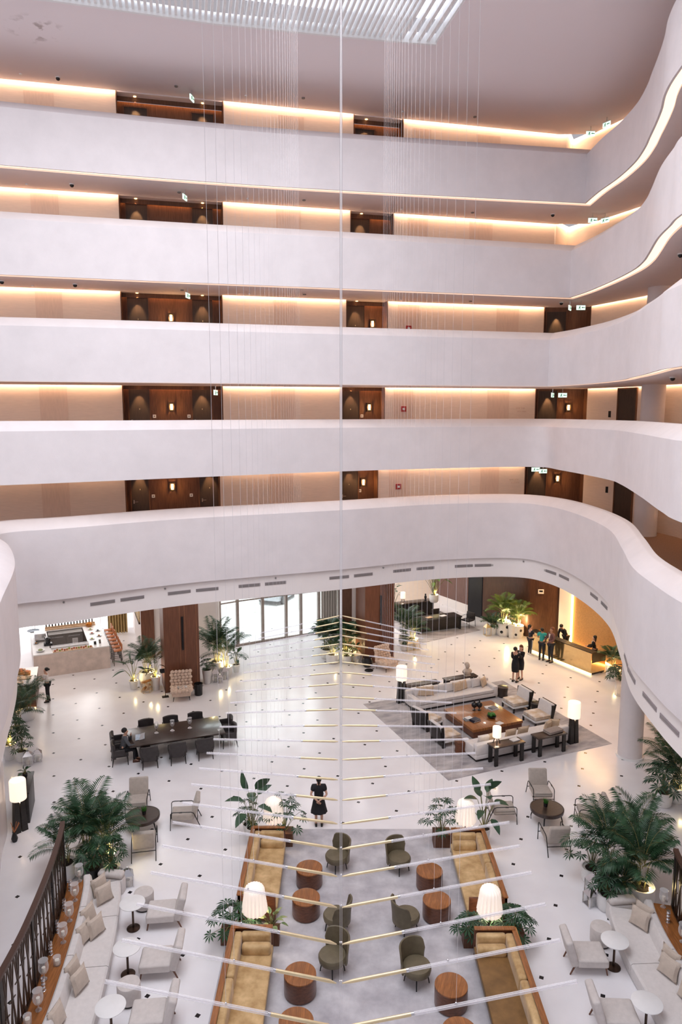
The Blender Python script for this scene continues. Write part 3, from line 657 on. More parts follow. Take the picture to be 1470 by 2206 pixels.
# bar end of the lobby: bright sheer window wall, side wall with a lit gold artwork
struct(B().bar((-22, 39.4, 3.2), (-13.6, 43.2, 3.2), .1, 6.3).build('window_8', winlight, smooth=False), 'glowing sheer curtained window wall behind the bar', 'window')
mb = B()
for i in range(10): x = -21.4 + i * .84; y = 39.4 + (x + 22) * 3.8 / 8.4 - .06; mb.bar((x, y, 0), (x, y, 6.3), .05, .05)
struct(mb.build('trim_4', white_m, smooth=False), 'slim white mullions of the bar window wall', 'trim')
sw0, sw1 = Vector((-12.6, 42.6)), Vector((-10.55, 37.3))
struct(B().bar((*sw0, 3.17), (*sw1, 3.17), .15, 6.34).build('wall_side', fascia_m, smooth=False), 'pale wall running back past the bar', 'wall')
u = (sw1 - sw0).normalized(); MM = T(sw0.x, sw0.y, 0, math.atan2(u.y, u.x))
art = thing('wall_artwork', 'lit gold mosaic artwork on the wall beyond the bar', 'artwork'); art.matrix_world = MM
B().box(1.0, 4.6, -.14, -.08, 1.6, 5.8).build('art_panel', mat('gold_mosaic', (.72, .50, .22), .35, kind='voronoi', scale=9, col2=(.30, .20, .10), metal=.2), art, smooth=False)
B().box(.95, 4.65, -.16, -.08, 1.5, 1.6).build('bottom_frame', bronze, art, smooth=False); B().box(.95, 4.65, -.16, -.08, 5.8, 5.9).build('top_frame', bronze, art, smooth=False)
spot('artwork_spot', (-11.4, 38.6, 6.1), (-12.0, 40.2, 3.2), 140, (1, .8, .5), 80, .1)

# lounge end behind the right pier
struct(B().box(1.5, 6.6, 48.4, 48.6, 0, 6.34).build('wall_back', cream, smooth=False), 'cream wall at the back of the far lounge', 'wall')
struct(B().bar((6.2, 49.2, 3.5), (8.3, 45.6, 3.5), .15, 5.8).build('wall_wood', mat('rosewood_veneer', (.20, .105, .09), .3, var=.2, scale=4, stretch=(8, 8, .4)), smooth=False), 'glossy rosewood wall running back from the far lounge', 'wall')
struct(B().bar((6.2, 49.2, .3), (8.3, 45.6, .3), .17, .6).build('baseboard_back', fascia_m, smooth=False), 'tall pale skirting under the rosewood wall', 'baseboard')
struct(B().bar((8.3, 45.6, 3.17), (8.98, 44.6, 3.17), .1, 6.34).build('door_40', mat('doorway_shade_black', (.012, .012, .016), .5), smooth=False), 'doorway at the end of the rosewood wall, its shade a black sheet', 'door')  # solid black sheet painted in place of the shade inside the opening
WW = smooth_line([(8.98, 44.5), (9.15, 43.9), (10.57, 41.1), (11.3, 40.7), (12.7, 40.5)], 5)
struct(sweep(WW, [(0, 0), (0, 6.34), (.15, 6.34), (.15, 0)]).build('wall_wood', walnut_dark, smooth=True), 'curved dark walnut wall beside the reception', 'wall')
struct(B().bar((12.6, 40.4, 3.17), (13.12, 39.8, 3.17), .12, 6.34).build('wall_side', fascia_m, smooth=False), 'narrow white wall strip beside the amber backdrop', 'wall')
amber = mat('amber_wallcovering', (.50, .245, .085), .55, var=.12, scale=12, spec=.4)
AW = [(13.12, 39.8), (13.93, 36.37), (14.7, 33.6), (15.4, 30.5), (15.6, 26)]
struct(sweep(AW, [(0, 0), (0, 6.34), (.15, 6.34), (.15, 0)]).build('wall_right', amber, smooth=False), 'amber backdrop wall behind the reception desk', 'wall')
struct(B().box(-.05, .05, -.12, -.04, .05, 6.2, T(13.16, 39.65, 0, R(-75))).build('amber_light_strip', amber_e, smooth=False), 'tall glowing light slot at the edge of the amber wall', 'light')
struct(sweep([(13.2, 39.3), (13.93, 36.27), (14.65, 33.6)], [(-.10, .02), (-.06, .02), (-.06, .06), (-.10, .06)]).build('amber_light_strip', amber_e, smooth=False), 'amber light line along the foot of the reception backdrop', 'light')
area('reception_wash', (13.25, 37.2, 6.0), (R(0), R(0), R(-75)), 5, .25, 260, (1, .62, .25))
t = thing('wall_panel_switch', 'small white wall panel with dark screen on the walnut wall', 'panel'); t.matrix_world = T(11.55, 40.58, 2.75, R(-9))
B().box(-.16, .16, -.03, 0, -.13, .13).build('plate', white_m, t); B().box(-.1, .1, -.036, -.03, -.03, .07).build('screen', blackm, t)
tag(B().ball((12.95, 39.85, 4.3), .07, 8, None, (1, 1, 1.2)).build('wall_speaker', blackm), 'small dark fitting on the white strip beside the amber wall', 'fitting')
# white curved walls standing behind the banquettes
WL = smooth_line([(-13.2, 23.6), (-11.6, 22.6), (-10.55, 21.2), (-10.0, 19.6), (-9.15, 17.6), (-8.5, 15.8), (-8.2, 13.5), (-8.2, 9)], 6)
gloss_w = mat('gloss_white_wall', (.80, .74, .74), .22, var=.02)
struct(sweep(WL, [(0, 0), (0, 6.34), (-.2, 6.34), (-.2, 0)]).build('wall_left', gloss_w), 'glossy white curved wall at the left edge of the lobby', 'wall')
WR = smooth_line([(14.6, 25.6), (13.6, 23.4), (12.7, 20.6), (11.6, 18.0), (10.6, 15.8), (10.2, 13.5), (10.2, 9)], 6)
struct(sweep(WR, [(0, 0), (0, 6.34), (.2, 6.34), (.2, 0)]).build('wall_right', gloss_w), 'glossy white curved wall at the right edge of the lobby', 'wall')

# exit signs, cameras and sensors on the gallery soffits
def exit_sign(x, y, z, rz, label):
    t = thing('exit_sign', label, 'sign', (x, y, z), rz, 'hanging exit signs')
    B().bar((0, 0, .0), (0, 0, .16), .02, .02).box(-.17, .17, -.025, .025, -.02, .0).build('bracket', steel_l, t, smooth=False)
    B().box(-.17, .17, -.018, .018, -.19, -.02).build('sign_panel', exit_e, t, smooth=False)
    # running figure, arrow and doorway
    for sd in (-1, 1):
        y_ = sd * .021
        mb = B().ball((-.045, y_, -.055), .017, 6).bar((-.05, y_, -.075), (-.065, y_, -.12), .012, .03).bar((-.065, y_, -.12), (-.03, y_, -.145), .012, .016).bar((-.03, y_, -.145), (-.035, y_, -.175), .012, .014)
        mb.bar((-.065, y_, -.12), (-.105, y_, -.165), .012, .016).bar((-.05, y_, -.08), (-.015, y_, -.1), .012, .014).bar((-.055, y_, -.08), (-.09, y_, -.085), .012, .014)
        mb.box(.04, .15, y_ - .004, y_ + .004, -.115, -.09).add([(.02, y_, -.10), (.06, y_, -.065), (.06, y_, -.14)], [(0, 1, 2)])
        mb.build('running_figure', exit_g, t, smooth=False)
    return t
for x, y, z, rz, lab in ((9.75, 29.9, 23.88, 0, 'left one near the corner of the topmost gallery'), (10.05, 29.0, 23.88, R(-60), 'right one, turned, near the corner of the topmost gallery'),
    (9.72, 29.1, 20.44, 0, 'left one near the corner of the second highest gallery'), (10.2, 29.1, 20.44, R(-50), 'right one, turned, near the corner of the second highest gallery'),
    (8.95, 29.0, 17.14, R(60), 'left one, turned, near the corner of the middle gallery'), (9.35, 28.9, 17.14, 0, 'right one near the corner of the middle gallery'),
    (8.47, 29.2, 13.78, R(60), 'left one, turned, near the corner of the second lowest gallery'), (8.9, 29.3, 13.78, 0, 'right one near the corner of the second lowest gallery'),
    (8.2, 28.7 + 1.6, 10.72, 0, 'left one near the corner of the lowest gallery'), (8.4, 29.9, 10.68, R(10), 'right one near the corner of the lowest gallery'),
    (-5.17, 26.7, 23.88, R(80), 'edge-on one over the left recess of the topmost gallery'), (-5.39, 26.1, 20.44, R(80), 'edge-on one over the left recess of the second highest gallery'),
    (-5.36, 26.0, 17.14, R(80), 'edge-on one over the left recess of the middle gallery'), (-4.5, 26.2, 13.8, R(80), 'edge-on one over the left recess of the second lowest gallery')):
    exit_sign(x, y, z, rz, 'green and white exit sign, ' + lab)
def dome(x, y, z, label):
    t = thing('dome_camera', label, 'camera', (x, y, z), 0, 'ceiling dome cameras')
    B().cyl((0, 0), .085, -.03, 0, 14).build('base', white_m, t)
    B().ball((0, 0, -.05), .07, 12, None, (1, 1, .9)).build('dome', potb, t)
for x, y, z, lab in ((-9.43, 25.75, 24.05, 'on the atrium ceiling at the far left'), (-9.05, 25.5, 20.6, 'under the topmost gallery at the left'), (8.2, 29.2, 20.6, 'under the topmost gallery near the corner'),
    (-11.2, 24.6, 17.3, 'under the second highest gallery, far left'), (-9.0, 25.2, 17.3, 'under the second highest gallery, left'), (8.7, 29.3, 17.3, 'under the second highest gallery near the corner'), (9.2, 20.3, 13.97, 'under the middle gallery at the right edge'), (9.3, 20.5, 17.3, 'under the second highest gallery at the right edge')):
    dome(x, y, z, 'black dome camera ' + lab)
sd = 0
for k, z in ((5, 24.05), (4, 20.6), (3, 17.3)):
    for i, (t_, q) in enumerate(((1.2, -.7), (6.2, -1.0), (8.6, -.8), (10.6, -1.1), (14.4, -.8), (17.2, -1.0))):
        p = wmat() @ Vector((t_, q, 0)); sd += 1
        tag(B().cyl((p.x, p.y), .06 if i % 2 else .045, z - .035, z, 12).build('smoke_detector', mat_grey if i % 2 else white_m), 'round ceiling sensor, %s from the left over the %s gallery' % (ordn[i], flnames[k]), 'detector', 'ceiling sensors over the galleries')
# ------------------------------------------------------------------ central lounge: rug, gold sofas, drum tables, olive chairs
tag(B().box(-2.85, 4.45, 8.0, 21.09, .0, .014).build('area_rug', rug_m, smooth=False), 'large mottled grey rug under the central lounge', 'rug')

def gold_sofa(X, Y, sg, label, seat_m, ln=3.05):
    # X: plane of the back, Y: far end; sg = +1 opens towards +x, -1 towards -x
    t = thing('velvet_sofa', label, 'sofa', (X, Y, .014), 0, 'gold velvet sofas of the central lounge')
    def bx(mb, x0, x1, *a): x0, x1 = sorted((x0 * sg, x1 * sg)); return mb.box(x0, x1, *a)
    def bv(mb, x0, x1, *a, **k): x0, x1 = sorted((x0 * sg, x1 * sg)); return mb.bev(x0, x1, *a, **k)
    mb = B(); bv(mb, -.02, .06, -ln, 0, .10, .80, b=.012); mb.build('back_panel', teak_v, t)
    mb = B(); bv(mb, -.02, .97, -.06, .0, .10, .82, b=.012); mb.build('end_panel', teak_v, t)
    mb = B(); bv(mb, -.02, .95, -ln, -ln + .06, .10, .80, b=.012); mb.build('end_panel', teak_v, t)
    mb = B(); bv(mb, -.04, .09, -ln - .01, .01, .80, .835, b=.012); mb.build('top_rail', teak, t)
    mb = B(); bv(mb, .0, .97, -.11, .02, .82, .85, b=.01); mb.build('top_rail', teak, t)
    mb = B(); bv(mb, .06, .96, -ln + .06, -.06, .14, .26, b=.02); mb.build('seat_base', seat_m, t)
    mb = B(); bv(mb, .10, .99, -ln + .07, -.10, .26, .43, b=.05, seg=3, crown=.02); mb.build('seat_cushion', seat_m, t)
    h = (ln - .2) / 2
    for i in range(2):
        mb = B(); bv(mb, .06, .26, -.10 - (i + 1) * h + .01, -.10 - i * h - .01, .36, .79, b=.06, seg=3); mb.build('back_cushion', velvet, t)
    mb = B(); bv(mb, .24, .94, -.25, -.07, .36, .78, b=.06, seg=3); mb.build('end_cushion', velvet, t)
    mb = B(); bv(mb, .27, .96, -.50, -.27, .40, .66, b=.08, seg=3); mb.build('bolster_cushion', velvet, t)
    for x in (.08, .88):
        for y in (-.08, -ln + .08):
            mb = B(); bx(mb, x - .02, x + .03, y - .025, y + .025, 0, .12); mb.build('leg', blackm, t)
    return t
gold_sofa(-2.62, 19.88, 1, 'gold velvet sofa in a wood frame, far left one on the grey rug', velvet)
gold_sofa(-2.60, 15.72, 1, 'gold velvet sofa in a wood frame, near left one on the grey rug', velvet)
gold_sofa(4.20, 19.78, -1, 'gold velvet sofa in a wood frame, far right one on the grey rug', velvet)
gold_sofa(4.14, 15.66, -1, 'gold velvet sofa with seat coloured as in shadow, near right one on the grey rug', velvet_shade)

# pleated lamps and the plants around them at the sofa ends
def scallop_shade(mb, r0, r1, z0, z1, n=18):
    rings = []; m = n * 6; H_ = z1 - z0
    for j in range(10):
        s = j / 9.0; ring = []
        for i in range(m):
            a = 2 * PI * i / m; ph = cos(n * a)
            if s < .75: r = r0 * (1 - .16 * (s / .75)) ; z = z0 + s * H_
            else: q = (s - .75) / .25; r = r0 * .84 * math.sqrt(max(.02, 1 - (q * .93) ** 2.2)); z = z0 + H_ * (.75 + .25 * q)
            amp = .030 * (1 - s) ** 1.2 + .006
            rr = r + amp * ph; zz = z - (.085 * (.5 - .5 * ph) if j == 0 else 0)
            ring.append((rr * cos(a), rr * sin(a), zz))
        rings.append(ring)
    mb.loft(rings, caps=False); top = rings[-1]; o = len(mb.v)
    mb.v += [tuple(p) for p in top]; mb.f.append(tuple(range(o, o + m)))
    return mb
def pleated_lamp(x, y, label, z0=.85, z1=1.52, r=.29):
    t = thing('pleated_lamp', label, 'lamp', (x, y, 0), 0, 'pleated lamps at the sofa ends')
    B().lathe([(.16, 0), (.16, .025), (.03, .04), (.014, .06)], 20).build('base', bronze, t)
    B().cyl((0, 0), .014, .05, z1 - .12, 8).build('stem', blackm, t)
    scallop_shade(B(), r, r * .84, z0, z1).build('lamp_shade', shade_w, t)
    point('lamp_bulb', (x, y, (z0 + z1) / 2 - .45), 14, (1, .80, .58), .05)
    return t
pleated_lamp(-2.04, 20.3, 'glowing scalloped lamp behind the far end of the far left gold sofa')
pleated_lamp(3.74, 20.2, 'glowing scalloped lamp behind the far end of the far right gold sofa')
pleated_lamp(-2.13, 16.28, 'glowing scalloped lamp between the two left gold sofas')
pleated_lamp(3.66, 16.22, 'glowing scalloped lamp between the two right gold sofas')

def drum(x, y, label):
    t = thing('drum_table', label, 'table', (x, y, .014), random.uniform(-.3, .3), 'wooden drum tables on the grey rug')
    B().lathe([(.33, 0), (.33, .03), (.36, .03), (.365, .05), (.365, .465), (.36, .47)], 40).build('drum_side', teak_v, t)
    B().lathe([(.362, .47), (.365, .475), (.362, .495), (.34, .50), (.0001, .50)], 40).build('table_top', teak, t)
random.seed(3)
for x, y, lab in ((-.88, 18.42, 'left row, farthest'), (-.91, 17.2, 'left row, second from the far end'), (-.92, 14.62, 'left row, third from the far end'), (-.93, 13.35, 'left row, nearest and cut by the frame'),
                  (2.44, 18.3, 'right row, farthest'), (2.48, 17.1, 'right row, second from the far end'), (2.43, 14.3, 'right row, third from the far end'), (2.42, 13.1, 'right row, nearest and cut by the frame')):
    drum(x, y, 'round polished wood drum table on the rug, ' + lab)

def olive_chair():
    t = thing('tub_chair', 'x', 'chair', (0, 0, .014), 0, 'olive leather chairs on the grey rug')
    B().lathe([(.27, .27), (.32, .29), (.335, .36), (.335, .40), (.31, .445), (.22, .462), (.0001, .468)], 28).build('seat', olive, t)
    rings = []; n = 20
    for i in range(n + 1):
        a = R(-72 + 144 * i / n); f = abs(i / n * 2 - 1); top = .88 - .04 * f ** 2 - .22 * max(0, (f - .82) / .18) ** 2
        ro, ri = .365, .325; q = a - PI / 2
        ring = []
        lean = .05
        for r_, z in ((ro, .26), (ro + .01, .5), (ro + lean, top - .02), (ro + lean - .015, top), (ri + lean, top - .01), (ri + .01, .5), (ri, .26)):
            ring.append((r_ * cos(q), r_ * sin(q), z))
        rings.append(ring)
    B().loft(rings).build('backrest', olive, t)
    for a in (45, 135, 225, 315):
        c, s = cos(R(a)), sin(R(a)); B().tube([(.24 * c, .24 * s, .28), (.29 * c, .29 * s, 0)], [.018, .012], 8).build('leg', blackm, t)
    return t     # backrest on -y, opens to +y
oc = olive_chair()
for i, (x, y, face, lab) in enumerate(((-.12, 19.12, (-1, -.75), 'left row, farthest, facing the far drum table'), (1.66, 19.02, (.9, -1), 'right row, farthest, facing the sofa'),
    (-.12, 16.66, (-1, .6), 'left row, middle, turned away from the camera'), (1.66, 16.66, (1, .55), 'right row, middle, turned away from the camera'), (-.2, 15.28, (-.9, -.9), 'left row, nearest'), (1.74, 14.95, (.8, -1), 'right row, nearest'))):
    rz = math.atan2(face[1], face[0]) - PI / 2; lab = 'olive leather tub chair on the rug, ' + lab
    if i == 0: oc.location = (x, y, .014); oc.rotation_euler.z = rz; oc['label'] = lab; o0 = oc
    else: dup(oc, lab, (x, y, .014), rz)

# ------------------------------------------------------------------ round dark coffee tables with metal-armed lounge chairs
def coffee_round(x, y, rz, label):
    t = thing('coffee_table', label, 'table', (x, y, 0), rz, 'round dark coffee tables')
    B().lathe([(.50, .40), (.52, .40), (.53, .44), (.53, .50), (.50, .515), (.49, .505), (.0001, .505)], 44).build('table_top', espresso, t)
    for i in range(4):
        a = PI / 4 + i * PI / 2; c, s = cos(a), sin(a)
        B().tube([(.36 * c, .36 * s, .41), (.44 * c, .44 * s, .32), (.49 * c, .49 * s, .14), (.49 * c, .49 * s, 0)], [.022, .022, .018, .012], 8).build('leg', blackm, t)
    return t
coffee_round(-6.22, 21.08, R(20), 'round dark coffee table among taupe armchairs at the left')
coffee_round(6.58, 21.5, R(20), 'round dark coffee table among taupe armchairs at the right')
def grass_pot(x, y, z, label):
    t = thing('potted_grass', label, 'plant', (x, y, z), 0); t['kind'] = 'thing'
    B().lathe([(.05, 0), (.06, .02), (.075, .13), (.07, .13), (.065, .11), (.0001, .11)], 16).build('pot', potb, t)
    mb = B(); rg = random.Random(5)
    for i in range(70):
        a = rg.uniform(0, 2 * PI); r = rg.uniform(0, .05); l = rg.uniform(.03, .09); h = rg.uniform(.22, .30)
        x0, y0 = r * cos(a), r * sin(a); x1, y1 = (r + l) * cos(a), (r + l) * sin(a); d = .006
        mb.add([(x0 - d, y0, .10), (x0 + d, y0, .10), (x1, y1, h)], [(0, 1, 2)])
    mb.build('grass_blades', mat('bright_grass', (.05, .22, .03), .5, var=.2), t, smooth=False)
grass_pot(-6.18, 21.1, .507, 'small tuft of grass in a dark pot on the left round coffee table')
grass_pot(6.55, 21.55, .507, 'small tuft of grass in a dark pot on the right round coffee table')
def lounge_arm():
    t = thing('lounge_armchair', 'x', 'chair', (0, 0, 0), 0, 'taupe armchairs with thin black metal arms')
    B().bev(-.31, .31, -.30, .38, .28, .43, .04, 3, T(0, 0, 0, 0, R(4)), crown=.015).build('seat', taupe, t)
    B().bev(-.31, .31, -.08, .06, .0, .60, .04, 3, T(0, -.30, .34, 0, R(17))).build('backrest', taupe, t)
    for sx in (-1, 1):
        x = .345 * sx
        B().tube([(x, .40, 0), (x, .38, .54), (x, .345, .585), (x, .28, .595), (x, -.25, .56), (x, -.33, .52), (x, -.55, 0)], .0135, 8).build('arm_frame', blackm, t)
        B().tube([(x, .02, .578), (x, .12, .577)], .02, 8).build('arm_pad', blackw, t)
    B().tube([(-.345, .39, .26), (.345, .39, .26)], .012, 8).tube([(-.345, -.44, .27), (.345, -.44, .27)], .012, 8).build('crossbar', blackm, t)
    return t
la = lounge_arm(); first = True
for x, y, face, lab in ((-6.70, 22.2, (.15, -1), 'beyond the left round coffee table'), (-5.02, 21.42, (-1, -.18), 'right of the left round coffee table'), (-5.86, 19.95, (-.2, 1), 'in front of the left round coffee table'), (-7.5, 20.7, (1, .2), 'left of the left round coffee table behind palms'),
    (6.74, 22.8, (0, -1), 'beyond the right round coffee table'), (5.22, 21.72, (1, -.05), 'left of the right round coffee table'), (7.95, 21.5, (-1, .12), 'right of the right round coffee table'), (6.42, 20.2, (-.06, 1), 'in front of the right round coffee table')):
    rz = math.atan2(face[1], face[0]) - PI / 2; lab = 'taupe armchair with black metal arms ' + lab
    if first: la.location = (x, y, 0); la.rotation_euler.z = rz; la['label'] = lab; first = False
    else: dup(la, lab, (x, y, 0), rz)

# ------------------------------------------------------------------ curved banquettes with ledge, screen, cushions and candles
LB = smooth_line([(-6.02, 18.0), (-5.83, 17.42), (-5.53, 16.01), (-5.27, 14.3), (-5.14, 13.0), (-5.08, 11.2)], 8)      # travels towards the camera: left of travel is +x
RBK = smooth_line([(6.93, 17.0), (6.80, 16.4), (6.70, 15.4), (6.72, 14.2), (6.72, 13.2), (6.75, 11.2)], 8)
def sub(line, y1, y0):
    out = []
    for p, q in zip(line, line[1:]):
        if p[1] >= y1 >= q[1]: f = (p[1] - y1) / (p[1] - q[1] + 1e-9); out.append((p[0] + (q[0] - p[0]) * f, y1))
        if y0 < q[1] < y1: out.append(q)
        if p[1] >= y0 >= q[1]: f = (p[1] - y0) / (p[1] - q[1] + 1e-9); out.append((p[0] + (q[0] - p[0]) * f, y0))
    return out
def banquette(line, sg, cuts, label, back_d):
    # sg -1: back lies to the right of travel (left banquette), +1: to the left of travel
    t = thing('curved_banquette', label, 'sofa')
    d = lambda a: a * sg
    full = sub(line, cuts[0], cuts[-1])
    sweep(full, [(d(.03), .02), (d(.0), .08), (d(.0), .24), (d(.95), .24), (d(.95), .02)]).build('plinth_base', linen_w, t)
    for a, c in zip(cuts, cuts[1:]):
        s_ = sub(line, a - .008, c + .008)
        sweep(s_, [(d(-.02), .25), (d(-.02), .39), (d(.02), .425), (d(.55), .44), (d(back_d), .43), (d(back_d), .25)]).build('seat_cushion', linen_w, t)
        sweep(s_, [(d(back_d - .03), .40), (d(back_d + .02), .72), (d(back_d + .06), .785), (d(back_d + .18), .79), (d(back_d + .22), .76), (d(back_d + .22), .10), (d(back_d), .10)]).build('back_cushion', linen_w, t)
    return t
banquette(LB, -1, [18.0, 16.62, 14.95, 13.3, 11.6], 'long curved pale banquette sofa at the lower left', .68)
banquette(RBK, 1, [16.95, 15.0, 13.3, 11.6], 'long curved pale banquette sofa at the lower right', .78)
def bolster(x, y, rz, label):
    t = thing('bolster', label, 'cushion', (x, y, 0), rz)
    B().bev(-.36, .36, -.13, .13, .425, .60, .08, 4).build('bolster_body', linen, t)
    B().bev(-.36, .36, -.13, .13, .0, .42, .03, 2).build('end_block', linen_w, t)
bolster(-6.28, 18.15, R(-8), 'padded end armrest at the far end of the left banquette')
bolster(7.27, 17.09, R(5), 'padded end armrest at the far end of the right banquette')
for line, sg, bd, side, y1 in ((LB, -1, .68, 'left', 17.9), (RBK, 1, .78, 'right', 16.9)):
    ll = sub(line, y1, 11.5); d = lambda a: a * sg
    ledge = thing('wood_ledge', 'polished wood ledge behind the %s banquette' % side, 'ledge')
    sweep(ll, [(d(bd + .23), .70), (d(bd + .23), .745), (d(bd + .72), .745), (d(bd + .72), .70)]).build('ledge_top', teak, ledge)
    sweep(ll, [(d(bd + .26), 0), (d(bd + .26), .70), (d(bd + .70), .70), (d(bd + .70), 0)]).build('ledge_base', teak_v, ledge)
    rail = thing('screen_railing', 'dark latticed metal screen with wood handrail behind the %s banquette' % side, 'screen')
    rl = offset_line(ll, d(bd + .66)); top = 2.5 if side == 'left' else 2.3
    sweep(rl, [(-.06, top - .08), (-.06, top), (.06, top), (.06, top - .08)]).build('handrail', mat('dark_rail_wood', (.085, .042, .03), .4, var=.15, scale=6, stretch=(6, 6, 6)) if side == 'left' else MATS['dark_rail_wood'], rail)
    sweep(rl, [(-.03, .75), (-.03, .80), (.03, .80), (.03, .75)]).build('bottom_rail', bronze, rail)
    L_ = [0]
    for p, q in zip(rl, rl[1:]): L_.append(L_[-1] + math.dist(p, q))
    def pt(s):
        s = max(0, min(L_[-1] - 1e-6, s))
        for i in range(len(rl) - 1):
            if L_[i] <= s <= L_[i + 1]:
                f = (s - L_[i]) / (L_[i + 1] - L_[i] + 1e-9); return (rl[i][0] + (rl[i + 1][0] - rl[i][0]) * f, rl[i][1] + (rl[i + 1][1] - rl[i][1]) * f)
    s = .0
    while s < L_[-1]:
        x, y = pt(s); wd = .05
        x2, y2 = pt(s + .12)
        B().bar((x, y, .745 + (top - .745) / 2), (x2, y2, .745 + (top - .745) / 2), .05, top - .745 - .08).build('post', blackw, rail, smooth=False); s += 1.72
    mb = B(); s = .10; k = 0; h0, h1 = .80, top - .08; rg = random.Random(6)
    while s < L_[-1] - .3:
        for a, c in ((0, .30), (.30, 0), (.06, .20), (.22, .12)):
            p, q = pt(s + a), pt(s + c); mb.bar((*p, h0), (*q, h1), .024, .024)
        for a in (.15,):
            z = h0 + (h1 - h0) * (.35 + .3 * ((k * 3) % 4) / 3); p, q = pt(s + a - .14), pt(s + a + .14); mb.bar((*p, z), (*q, z + .05), .02, .02)
        s += .30; k += 1
    mb.build('lattice', bronze, rail, smooth=False)
def cushion(name, m, x, y, z, w_, h, th, rz, tilt, label, group):
    o = B().pillow(w_, h, th, T(0, 0, h / 2 * cos(tilt)) @ Matrix.Rotation(tilt, 4, 'X')).build(name, m); o.location = (x, y, z); o.rotation_euler.z = rz
    return tag(o, label, 'cushion', group)
for x, y, rz, lab in ((-6.36, 17.45, -60, 'back one of the farthest pair'), (-6.14, 17.12, -50, 'front one of the farthest pair'), (-6.26, 16.32, -72, 'rear left one of the middle three'), (-6.14, 15.72, -70, 'near left one of the middle three'), (-5.94, 15.92, -62, 'front one of the middle three'),
                      (-5.98, 14.52, -78, 'back one of the pair nearest the camera'), (-5.74, 14.26, -72, 'front one of the pair nearest the camera'), (-5.86, 13.28, -80, 'lone one at the bottom edge')):
    cushion('scatter_cushion', cushion_m, x, y, .44, .50, .48, .17, R(-rz), R(-16), 'beige satin cushion on the left banquette, ' + lab, 'satin cushions on the banquettes')
for x, y, rz, lab in ((7.36, 16.2, 62, 'front one of the far pair'), (7.52, 16.38, 66, 'back one of the far pair'), (7.36, 14.62, 70, 'front one of the near pair'), (7.50, 14.88, 75, 'back one of the near pair'), (7.46, 13.9, 80, 'the one at the frame edge')):
    cushion('scatter_cushion', cushion_m, x, y, .44, .52, .48, .17, R(-rz + 8), R(-16), 'beige satin cushion on the right banquette, ' + lab, 'satin cushions on the banquettes')
def hurricane(x, y, label, s=1.):
    t = thing('hurricane_lamp', label, 'candle holder', (x, y, .745), 0, 'glass hurricanes on the wood ledges')
    B().lathe([(.065 * s, 0), (.065 * s, .01), (.02, .03), (.016, .10), (.03, .13), (.075, .17), (.105 * s, .24), (.11 * s, .32), (.095 * s, .42), (.105 * s, .46)], 20).build('glass_bowl', clear_glass, t)
    B().cyl((0, 0), .04, .17, .29, 14).build('candle', candle_w, t)
def ball_stick(x, y, label):
    t = thing('silver_candlestick', label, 'candle holder', (x, y, .745), 0, 'silver ball candlesticks on the wood ledges')
    B().lathe([(.05, 0), (.05, .015), (.02, .03)], 16).build('foot', chrome, t)
    for i, (z, r) in enumerate(((.07, .048), (.155, .048), (.24, .048))): B().ball((0, 0, z), r, 14).build('silver_ball', chrome, t)
    B().lathe([(.02, .285), (.045, .30), (.045, .31)], 14).build('candle_cup', chrome, t)
def tumbler(x, y, label, s=1.):
    t = thing('tumbler_candle', label, 'candle holder', (x, y, .745), 0, 'candle tumblers on the wood ledges')
    B().lathe([(.075, 0), (.08, .02), (.085, .20)], 18).build('glass_bowl', clear_glass, t)
    B().cyl((0, 0), .055, .015, .12, 14).build('candle', candle_w, t)
for f, x, y, lab in ((hurricane, -6.9, 17.5, 'farthest'), (ball_stick, -7.0, 17.12, 'farthest'), (hurricane, -6.74, 16.74, 'second'), (ball_stick, -6.86, 16.36, 'second'), (hurricane, -6.6, 16.0, 'third'), (ball_stick, -6.74, 15.6, 'third'), (hurricane, -6.48, 15.28, 'fourth'), (ball_stick, -6.62, 14.9, 'fourth'),
                  (tumbler, -6.36, 14.6, 'farther'), (hurricane, -6.48, 14.18, 'fifth'), (ball_stick, -6.36, 13.86, 'fifth'), (hurricane, -6.26, 13.36, 'sixth'), (tumbler, -6.34, 13.02, 'nearest')):
    f(x, y, {'hurricane': 'glass hurricane with white candle', 'ball_stick': 'stacked silver ball candlestick', 'tumbler': 'glass tumbler with white candle'}[f.__name__] + ' on the left ledge, %s from the far end' % lab)
hurricane(8.06, 16.5, 'glass hurricane with white candle on the right ledge by the screen post'); ball_stick(7.93, 15.95, 'stacked silver ball candlestick on the right ledge'); hurricane(7.98, 15.3, 'glass hurricane at the right frame edge on the right ledge')

def bistro(x, y, label):
    t = thing('bistro_table', label, 'table', (x, y, 0), 0, 'round white pedestal tables')
    B().lathe([(.30, .69), (.315, .70), (.315, .715), (.305, .72), (.0001, .72)], 40).build('table_top', white_m, t)
    B().cyl((0, 0), .027, .03, .69, 14).build('pedestal', bronze, t)
    B().lathe([(.165, 0), (.165, .02), (.14, .03), (.03, .045), (.0001, .045)], 28).build('base_disc', bronze, t)
for x, y, lab in ((-5.28, 16.7, 'far one by the left banquette'), (-4.97, 15.18, 'middle one by the left banquette'), (-4.82, 13.5, 'near one by the left banquette'), (6.44, 15.4, 'far one by the right banquette'), (6.44, 13.6, 'near one by the right banquette')):
    bistro(x, y, 'small round white pedestal table, ' + lab)
def pouf(x, y, label):
    t = thing('pouf', label, 'pouf', (x, y, 0), 0, 'round pale poufs')
    B().lathe([(.22, 0), (.22, .05)], 28).build('plinth', blackw, t)
    B().lathe([(.24, .05), (.255, .07), (.26, .40), (.245, .445), (.20, .46), (.0001, .465)], 32).build('pouf_body', linen, t)
